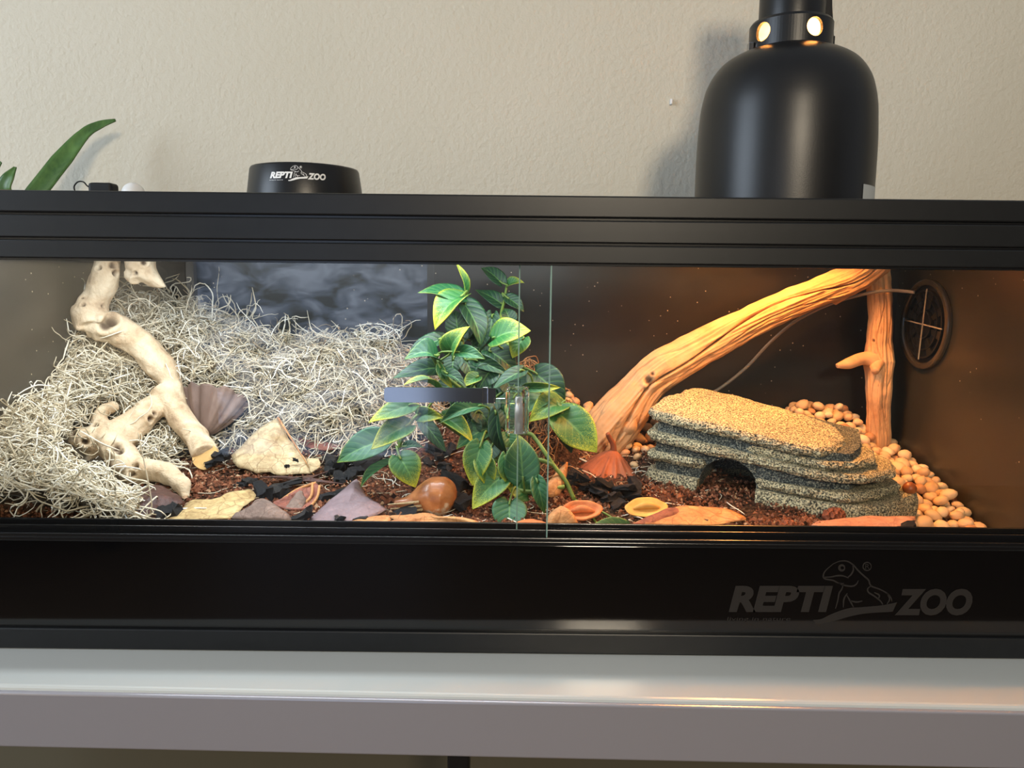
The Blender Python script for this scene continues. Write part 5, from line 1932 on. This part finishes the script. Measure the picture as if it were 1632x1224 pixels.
# base, tip (crop px), width, depth y of base and tip, kind 0 green / 1 yellow-edged / 2 dark, shape, turn about its own length (deg)
LV = [
    (585, 190, 578, 55, 34, .20, .19, 1, 1, 60), (575, 190, 403, 160, 95, .19, .17, 0, 2, 0), (580, 185, 445, 290, 105, .175, .15, 1, 1, 10),
    (585, 215, 672, 378, 105, .19, .17, 2, 0, -20), (560, 350, 546, 252, 85, .17, .175, 2, 0, 0), (520, 440, 568, 326, 92, .14, .12, 1, 1, 0),
    (470, 445, 362, 415, 100, .13, .11, 0, 3, 10), (490, 370, 340, 440, 70, .16, .14, 2, 0, 0), (480, 490, 296, 525, 78, .14, .11, 2, 2, 0),
    (470, 568, 338, 535, 42, .10, .085, 1, 1, 40), (552, 428, 662, 443, 56, .13, .11, 0, 0, 0), (705, 370, 845, 322, 115, .16, .14, 1, 0, 0),
    (690, 420, 808, 505, 105, .18, .165, 2, 0, 0), (630, 462, 768, 515, 55, .14, .12, 2, 1, 30), (700, 500, 645, 580, 95, .13, .12, 2, 0, 0),
    (832, 505, 708, 576, 62, .12, .10, 2, 2, 0), (505, 515, 592, 562, 45, .12, .10, 2, 1, 0), (540, 450, 532, 525, 75, .16, .15, 2, 0, 0),
    (585, 450, 628, 540, 75, .16, .15, 2, 0, 0), (480, 485, 525, 580, 34, .13, .12, 1, 1, 30), (645, 530, 582, 565, 55, .12, .11, 1, 0, 0),
    (362, 650, 188, 715, 82, .10, .07, 1, 2, 0), (347, 735, 195, 822, 95, .09, .065, 1, 0, 0), (245, 800, 40, 880, 120, .11, .10, 0, 0, 0),
    (280, 895, 133, 973, 42, .10, .085, 0, 1, 20), (310, 870, 380, 990, 115, .10, .085, 1, 0, 0), (385, 695, 482, 700, 60, .11, .10, 1, 1, 20),
    (658, 655, 488, 697, 64, .10, .08, 0, 1, 0), (640, 670, 705, 745, 95, .14, .13, 2, 0, 0), (498, 700, 625, 790, 72, .12, .10, 1, 1, 0),
    (408, 720, 503, 840, 56, .14, .12, 2, 2, 0), (690, 745, 556, 820, 92, .13, .11, 0, 0, 0), (655, 820, 618, 985, 105, .09, .07, 1, 0, 0),
    (655, 885, 703, 1003, 80, .085, .07, 1, 3, 0), (748, 950, 618, 1078, 115, .08, .06, 1, 0, 0), (835, 972, 820, 788, 132, .065, .075, 0, 2, 0),
    (858, 1035, 768, 975, 85, .075, .08, 1, 0, 0), (778, 1062, 775, 1190, 128, .06, .036, 0, 2, 0), (893, 970, 926, 1108, 62, .06, .045, 0, 1, 0),
    (758, 868, 772, 1005, 48, .075, .07, 1, 1, 30), (718, 680, 742, 872, 52, .10, .09, 2, 1, 30), (885, 515, 1012, 632, 125, .17, .15, 2, 0, 0),
    (848, 578, 987, 580, 38, .14, .13, 1, 1, 40), (925, 600, 856, 668, 100, .15, .13, 0, 0, 0), (1002, 645, 868, 690, 105, .14, .12, 1, 1, 0),
    (985, 685, 1148, 838, 150, .13, .11, 1, 2, 0), (980, 690, 1050, 850, 85, .14, .13, 2, 0, 0), (745, 135, 662, 60, 62, .27, .28, 2, 0, 0),
    (770, 140, 828, 122, 42, .27, .26, 1, 1, 0), (765, 195, 838, 246, 52, .26, .25, 2, 0, 0), (750, 225, 638, 158, 62, .27, .28, 2, 2, 0),
    (705, 270, 688, 405, 65, .20, .19, 2, 0, 0), (782, 300, 758, 240, 62, .24, .245, 2, 0, 0), (838, 365, 788, 445, 75, .17, .16, 1, 0, 0),
    (330, 830, 402, 820, 38, .12, .11, 2, 1, 0), (705, 820, 672, 895, 85, .11, .10, 2, 0, 0), (770, 775, 792, 855, 62, .11, .10, 1, 0, 0),
    (800, 610, 760, 700, 80, .15, .14, 2, 0, 0), (730, 610, 660, 690, 90, .16, .15, 2, 0, 0), (560, 600, 640, 640, 80, .16, .15, 2, 0, 0),
    (600, 300, 560, 395, 80, .20, .19, 2, 0, 0), (660, 330, 640, 420, 80, .20, .19, 2, 0, 0), (740, 300, 700, 350, 60, .22, .21, 2, 0, 0),
    (680, 560, 600, 620, 80, .17, .16, 2, 0, 0), (760, 540, 800, 620, 80, .17, .16, 2, 0, 0), (1280, 1190, 1135, 1165, 95, .045, .03, 0, 2, 0),
    (1150, 1160, 1170, 1195, 34, .05, .045, 0, 1, 0), (790, 850, 745, 900, 60, .10, .09, 2, 0, 0), (810, 720, 770, 790, 60, .12, .11, 2, 0, 0),
    (620, 715, 640, 790, 60, .13, .12, 2, 0, 0),
    (600, 560, 520, 640, 90, .17, .16, 2, 0, 0), (700, 560, 690, 660, 100, .17, .16, 2, 2, 0), (580, 480, 640, 400, 85, .19, .19, 2, 0, 0),
    (660, 480, 720, 400, 80, .19, .19, 2, 0, 0), (760, 460, 700, 540, 90, .19, .18, 2, 0, 0), (620, 380, 700, 320, 75, .21, .21, 2, 0, 0),
    (560, 640, 620, 740, 90, .16, .15, 2, 0, 0), (720, 700, 650, 800, 95, .14, .13, 2, 2, 0), (760, 680, 800, 780, 85, .14, .13, 2, 0, 0),
    (680, 780, 730, 860, 80, .125, .115, 2, 0, 0), (800, 560, 870, 500, 75, .17, .17, 2, 0, 0), (640, 620, 560, 680, 85, .16, .15, 0, 0, 0),
    (700, 620, 780, 690, 95, .16, .15, 2, 2, 0), (540, 560, 460, 610, 75, .15, .14, 2, 0, 0), (600, 660, 540, 590, 80, .17, .17, 2, 0, 0),
]
attach = []
rr_ = random.Random(5)
for k_, (bx, by, tx, ty, wp, y0_, y1_, kind, shp, turn) in enumerate(LV):
    b, t = P(*c3(bx, by), y0_), P(*c3(tx, ty), y1_)
    if kind == 1 and shp == 2 and rr_.random() < 0.3:
        kind = 0
    ex = (t - b)
    Ln = ex.length
    ex.normalize()
    n0 = Vector((0.25 * (0.5 - rr_.random()), -0.80, 0.62 + 0.3 * rr_.random()))
    ez = (n0 - ex * n0.dot(ex)).normalized()
    ez = Matrix.Rotation(math.radians(turn), 3, ex) @ ez
    ey = ez.cross(ex)
    wm = wp * 0.3757 * (0.7275 + y0_) / F_PX * 1.2
    Ln *= 1.06
    M4 = Matrix((ex * Ln, ey * wm, ez * (0.5 * (Ln + wm)))).transposed().to_4x4()
    loc = b - Vector(vine.location)
    M4.translation = loc
    o = bpy.data.objects.new('leaf', LEAFM[(kind, shp)])
    COL.objects.link(o)
    o.parent = vine
    o.matrix_basis = M4
    attach.append((b, ex, k_))

# stems: runners through the foliage, a petiole to every leaf
RUN = [
    [(770, 1010, .10), (740, 900, .12), (700, 760, .13), (650, 640, .15), (600, 500, .17), (575, 350, .185), (583, 200, .195)],
    [(770, 1010, .10), (760, 850, .13), (770, 700, .15), (800, 550, .17), (780, 430, .185), (740, 300, .23), (755, 210, .26), (765, 150, .27)],
    [(740, 900, .12), (600, 800, .13), (480, 720, .12), (400, 690, .11), (340, 760, .10), (300, 860, .11)],
    [(650, 640, .15), (540, 560, .14), (480, 500, .14), (440, 430, .13)],
    [(1052, 1055, .085), (1015, 975, .09), (965, 910, .095), (925, 850, .10), (890, 800, .11), (858, 775, .115), (760, 775, .125), (640, 780, .13)],
    [(1010, 1000, .085), (930, 1012, .08), (860, 1022, .075), (800, 1010, .08)],
    [(960, 905, .095), (920, 890, .095), (895, 885, .095)],
    [(770, 700, .15), (850, 620, .15), (920, 600, .15), (985, 650, .14), (1000, 690, .13)],
]
runpts = []
for k_, rn in enumerate(RUN):
    c = catmull([P(*c3(a, b), y) for a, b, y in rn], 40)
    runpts.append(c)
    m = MB()
    m.tube(c, np.linspace(0.0027, 0.0016, 40) if k_ < 4 else np.full(40, 0.0024), 8)
    m.obj('stem', M_STEM, vine, smooth=True)
allp = np.vstack(runpts)
for b, ex, k_ in attach:
    d = np.linalg.norm(allp - np.array(b)[None], axis=1)
    q = Vector(allp[int(np.argmin(d))])
    if (q - b).length < 0.004:
        continue
    mid = (q + b) / 2 - ex * 0.006 + Vector((0, 0, 0.003))
    m = MB()
    m.tube(catmull([q, mid, b, b + ex * 0.004], 9), [0.0013] * 9, 5)
    m.obj('petiole', M_STEM, vine, smooth=True)

# ------------------------------------------------------------------ pebbles
def pebble_mesh(seed, sub=2):
    bm = bmesh.new()
    bmesh.ops.create_icosphere(bm, subdivisions=sub, radius=1.0)
    r_ = np.random.default_rng(seed)
    co = np.array([tuple(v_.co) for v_ in bm.verts])
    d = r_.normal(size=(5, 3))
    k_ = 1 + 0.15 * np.sin(co @ d.T * 1.1 + r_.uniform(0, 6, 5)).sum(1) / 1.6
    co = co * k_[:, None] * np.array([1.12, 0.92, 0.74]) * r_.uniform(0.92, 1.08, 3)
    for v_, c in zip(bm.verts, co):
        v_.co = c
    me = bpy.data.meshes.new('pebble')
    bm.to_mesh(me)
    bm.free()
    for p in me.polygons:
        p.use_smooth = True
    return me


TONES = ('pale cream', 'tan', 'orange-brown')
PEBM = {}
for t_ in range(3):
    for i in range(5):
        me = pebble_mesh(500 + i)
        me.materials.append(M_PEB[t_])
        PEBM[(t_, i)] = me


def inside(poly, x, y):
    r_ = False
    n = len(poly)
    for i in range(n):
        x0, y0 = poly[i]
        x1, y1 = poly[(i + 1) % n]
        if (y0 > y) != (y1 > y) and x < (x1 - x0) * (y - y0) / (y1 - y0) + x0:
            r_ = not r_
    return r_


_placed = []


def pebbles(poly, n, size, label, group, hfun, seed, keep=None):
    r_ = random.Random(seed)
    xs, ys = [p[0] for p in poly], [p[1] for p in poly]
    done, tries = 0, 0
    while done < n and tries < n * 260:
        tries += 1
        x, y = r_.uniform(min(xs), max(xs)), r_.uniform(min(ys), max(ys))
        if not inside(poly, x, y):
            continue
        if keep and not keep(x, y):
            continue
        s = r_.uniform(*size)
        z = float(hfun(x, y)) + 0.45 * s
        ok = True
        for (a, b, c, q) in _placed:
            if (a - x) ** 2 + (b - y) ** 2 + (c - z) ** 2 < (0.72 * (q + s)) ** 2:
                ok = False
                break
        if not ok:
            if r_.random() < 0.6:                 # try a second layer
                z += 0.75 * s
                ok = all((a - x) ** 2 + (b - y) ** 2 + (c - z) ** 2 >= (0.72 * (q + s)) ** 2 for (a, b, c, q) in _placed)
                ok = ok and any((a - x) ** 2 + (b - y) ** 2 + (c - z) ** 2 < (1.1 * (q + s)) ** 2 for (a, b, c, q) in _placed)
        if not ok:
            continue
        _placed.append((x, y, z, s))
        t_ = r_.choices((0, 1, 2), (0.42, 0.48, 0.10))[0]
        o = bpy.data.objects.new('pebble', PEBM[(t_, r_.randrange(5))])
        COL.objects.link(o)
        o.location = (x, y, z)
        o.rotation_euler = (r_.uniform(-0.5, 0.5), r_.uniform(-0.5, 0.5), r_.uniform(0, 6.28))
        o.scale = (s, s, s)
        rel = (s - size[0]) / (size[1] - size[0])
        sz = 'small' if rel < 0.33 else ('large' if rel > 0.7 else 'mid-sized')
        tag(o, label(sz + ' ' + TONES[t_], x, y), 'pebble', group)
        done += 1
    return done


def uv_of(x, y):
    d = Vector((x, y, 0)) - Vector((HO.x, HO.y, 0))
    return d.dot(EU) / 1.1, d.dot(EV) / 1.1


def off_hide(x, y):
    u, v_ = uv_of(x, y)
    return not (-0.016 < u < 0.225 + 0.25 * min(v_, 0.1) and -0.012 < v_ < 0.140)


def zone(x, y):
    if y < 0.075:
        return 'near glass, ' + ('behind bark' if x < 0.40 else ('right of bark' if x < 0.465 else 'right corner'))
    if x > 0.495:
        return 'against right wall, ' + ('front part' if y < 0.15 else ('middle part' if y < 0.24 else 'by post'))
    return 'right of rock hide, ' + ('towards glass' if y < 0.14 else ('middle heap' if y < 0.22 else 'towards post'))


def hpile(x, y):
    return hs(x, y) + 0.045 * ss((y - 0.24) / 0.12) * ss((x - 0.36) / 0.05) * (1 - 0.9 * ss((x - 0.47) / 0.04))


n1 = pebbles([(0.372, 0.034), (0.537, 0.034), (0.537, 0.345), (0.43, 0.345), (0.37, 0.16), (0.345, 0.085)], 235, (0.0066, 0.0104), lambda d_, x, y: '%s pebble %s' % (d_, zone(x, y)),
             'pebbles heaped along the right wall', hpile, 61, off_hide)
n2 = pebbles([(0.33, 0.30), (0.475, 0.30), (0.475, 0.364), (0.33, 0.364)], 60, (0.0062, 0.0098), lambda d_, x, y: '%s pebble in back bank, %s' % (d_, 'close to post' if x > 0.44 else ('between hide and post' if x > 0.39 else 'farthest from post')),
             'pebbles banked against the back wall', hpile, 62, lambda x, y: off_hide(x, y) and (x - 0.497) ** 2 + (y - 0.318) ** 2 > 0.0006)
n3 = pebbles([(0.075, 0.285), (0.20, 0.285), (0.23, 0.364), (0.075, 0.364)], 45, (0.0062, 0.0098), lambda d_, x, y: '%s pebble at back, %s' % (d_, 'beside vine' if x < 0.12 else ('behind slanting branch' if x > 0.165 else 'left of slanting branch')),
             'pebbles behind the slanting branch', lambda x, y: hs(x, y) + 0.022 * ss((y - 0.29) / 0.06), 63, lambda x, y: off_hide(x, y))
n4 = pebbles([(0.10, 0.205), (0.165, 0.205), (0.20, 0.27), (0.15, 0.28)], 14, (0.0055, 0.0085), lambda d_, x, y: '%s pebble in gap, %s' % (d_, 'beside slanting branch' if x < 0.145 else 'against rock hide'),
             'pebbles in the gap beside the rock hide', hs, 64, off_hide)

# pebbles that still share a description are told apart by their order in the photograph
NUM = 'one two three four five six seven eight nine ten eleven twelve thirteen fourteen fifteen sixteen seventeen eighteen nineteen twenty twenty-one twenty-two twenty-three twenty-four twenty-five twenty-six'.split()
OTH = 'leftmost second third fourth fifth sixth seventh eighth ninth tenth eleventh twelfth thirteenth fourteenth fifteenth sixteenth seventeenth eighteenth nineteenth twentieth twenty-first twenty-second twenty-third twenty-fourth twenty-fifth twenty-sixth'.split()
same = {}
for o in [o for o in COL.objects if o.name.startswith('pebble')]:
    same.setdefault(o['label'], []).append(o)
for lab, os_ in same.items():
    if 1 < len(os_) <= 26:
        os_.sort(key=lambda o: (Vector(o.location) - CAM).dot(RT) / (Vector(o.location) - CAM).dot(FW))
        for i_, o in enumerate(os_):
            o['label'] = lab + ', ' + (OTH[i_] + ' of ' + NUM[len(os_) - 1] if i_ == 0 else OTH[i_] + ' of ' + NUM[len(os_) - 1] + ' from left')

# ------------------------------------------------------------------ charcoal
def char_mesh(seed, long=1.0):
    r_ = np.random.default_rng(seed)
    bm = bmesh.new()
    bmesh.ops.create_cube(bm, size=2.0)
    bmesh.ops.subdivide_edges(bm, edges=bm.edges[:], cuts=2, use_grid_fill=True)
    co = np.array([tuple(v_.co) for v_ in bm.verts])
    co = co * np.array([1.25 * long, 0.8, 0.62])
    co += 0.22 * r_.normal(size=co.shape)
    sh = r_.normal(0, 0.25, 3)
    co[:, 0] += sh[0] * co[:, 1]
    co[:, 2] += sh[1] * co[:, 0]
    for v_, c in zip(bm.verts, co):
        v_.co = c * 0.8
    bmesh.ops.triangulate(bm, faces=bm.faces[:])
    me = bpy.data.meshes.new('charcoal')
    bm.to_mesh(me)
    bm.free()
    me.materials.append(M_CHAR)
    return me


CH = [char_mesh(700 + i, 1.0 if i % 3 else 1.7) for i in range(8)]
CK = (0.7275 + 0.1) / F_PX


def charcoal(px_, py2, size_px, label, group=None, lift=0.3, y=None, seed=0, flat=1.0, turn=None):
    r_ = random.Random(int(px_ * 13 + py2 * 7 + seed))
    g_ = P(px_, py2, y) if y is not None else G(px_, py2)
    s = size_px / 2 * (0.7275 + g_.y) / F_PX
    o = bpy.data.objects.new('charcoal', CH[r_.randrange(len(CH))])
    COL.objects.link(o)
    o.location = g_ + Vector((0, 0, s * lift if y is None else 0))
    o.rotation_euler = (r_.uniform(-0.4, 0.4), r_.uniform(-0.4, 0.4), r_.uniform(0, 6.28) if turn is None else turn)
    o.scale = (s, s, s * flat)
    tag(o, label, 'charcoal', group)
    return o


charcoal(352, 726, 30, 'large black charcoal chunk leaning on the pale sawn end of the driftwood', y=0.182)
charcoal(336, 722, 15, 'small black charcoal sliver lying on the pale sawn end', y=0.184)
charcoal(340, 735, 18, 'lower black charcoal bit under the large chunk on the sawn end', y=0.178)
charcoal(377, 702, 22, 'black charcoal lump just behind the left edge of the large tan leaf')
charcoal(370, 714, 14, 'small black charcoal lump right of the sawn end')
charcoal(272, 730, 38, 'long black charcoal stick in the shade under the driftwood fork', flat=0.4, turn=0.1)
charcoal(268, 818, 40, 'black charcoal piece between the dark curled leaf and the yellow-tan leaf', y=0.05)
charcoal(443, 784, 34, 'black upright charcoal slab between the tan leaves', y=0.11)
charcoal(416, 782, 24, 'black charcoal lump left of the upright slab', y=0.115)
charcoal(398, 771, 18, 'black charcoal lump on the open soil below the tan leaf')
charcoal(381, 776, 14, 'small black charcoal bit left of the lump on the open soil')
charcoal(455, 772, 30, 'grey-black charcoal flake behind the upright slab', y=0.14, flat=0.4)
charcoal(478, 826, 30, 'black charcoal piece at the front between the grey-brown and mauve leaves', y=0.045)
charcoal(541, 828, 22, 'small two-pronged black charcoal bit lying on the mauve leaf', y=0.038)
charcoal(576, 826, 19, 'small flat black charcoal sliver lying on the mauve leaf', y=0.041, flat=0.35, turn=0.05)
charcoal(529, 692, 24, 'black charcoal piece lying on the upper red-brown leaf', y=0.272, flat=0.6)
charcoal(457, 743, 8, 'tiny black charcoal crumb low on the large tan leaf', y=0.165)
charcoal(471, 733, 8, 'tiny black charcoal splinter on the right side of the large tan leaf', y=0.176)
charcoal(530, 790, 24, 'blue-grey charcoal piece behind the mauve leaf', y=0.10)
charcoal(633, 820, 36, 'flat black charcoal bar below the neck of the gourd', y=0.066, flat=0.4, turn=0.05)
charcoal(724, 766, 30, 'round black charcoal lump behind the gourd', y=0.125)
charcoal(738, 800, 32, 'black charcoal lump right of the gourd', y=0.085)
charcoal(727, 828, 17, 'small grey charcoal flake at the foot of the gourd', y=0.055, flat=0.5)
charcoal(1121, 833, 20, 'small dark charcoal lump lying on the broad orange-tan leaf', y=0.044)
charcoal(1443, 841, 24, 'dark charcoal lump standing before the right end of the bark piece', y=0.033)
charcoal(770, 840, 18, 'dark charcoal bit at the glass below the vine', y=0.034)
ORD = ('first', 'second', 'third', 'fourth', 'fifth', 'sixth', 'seventh', 'eighth', 'ninth', 'tenth', 'eleventh', 'twelfth')
grp = [(525, 742, 26), (545, 752, 28), (562, 738, 30), (580, 748, 28), (598, 740, 24), (612, 730, 24), (540, 768, 22), (558, 764, 26), (588, 730, 26), (570, 758, 22), (526, 757, 22), (602, 722, 20)]
for k_, (a, b, s) in enumerate(sorted(grp)):
    charcoal(a, b, s, ORD[k_] + ' charcoal chunk from the left in the heap under the broad green leaf', 'charcoal heap under the vine', 0.5)
grp = [(955, 792, 34), (975, 800, 36), (990, 788, 34), (966, 782, 30), (1006, 796, 30), (1012, 782, 26), (945, 784, 26), (984, 810, 24)]
for k_, (a, b, s) in enumerate(sorted(grp)):
    charcoal(a, b, s, ORD[k_] + ' charcoal chunk from the left in the heap before the red-brown lotus pod', 'charcoal heap before the lotus pod', 0.5, flat=0.6)
grp = [(660, 742, 22), (692, 724, 24), (700, 732, 20), (710, 748, 20), (684, 742, 16), (716, 722, 18), (672, 688, 22), (668, 700, 20)]
for k_, (a, b, s) in enumerate(sorted(grp)):
    charcoal(a, b, s, ORD[k_] + ' charcoal chunk from the left on the soil mound behind the vine', 'charcoal on the soil mound', 0.4)
grp = [(915, 760, 22), (928, 770, 24), (906, 775, 18), (935, 780, 20), (900, 745, 16)]
for k_, (a, b, s) in enumerate(sorted(grp)):
    charcoal(a, b, s, ORD[k_] + ' charcoal chip from the left, beside the red-brown lotus pod', 'charcoal chips beside the lotus pod', 0.4)

# second lump of crumbs: redder heaps on the soil
def heap_where(cs):
    def f(r, n):
        out = []
        for (a, b, sx, sy) in cs:
            g_ = G(a, b)
            k_ = n // len(cs)
            out.append(np.stack([g_.x + r.normal(0, sx, k_), np.clip(g_.y + r.normal(0, sy, k_), 0.029, 0.36)], 1))
        return np.concatenate(out)
    return f


o = crumbs('coir_clumps', 3000, (0.0018, 0.0042), heap_where([(325, 770, .035, .02), (470, 812, .03, .015), (500, 700, .03, .01), (600, 800, .03, .015), (1090, 790, .03, .015), (1200, 838, .05, .008), (1290, 840, .03, .006), (880, 800, .03, .02)]), 77, M_CRUMB)
tag(o, 'coarse red coir clumps gathered between the leaves and before the rock hide', 'soil', kind='stuff')
bpy.context.view_layer.update()
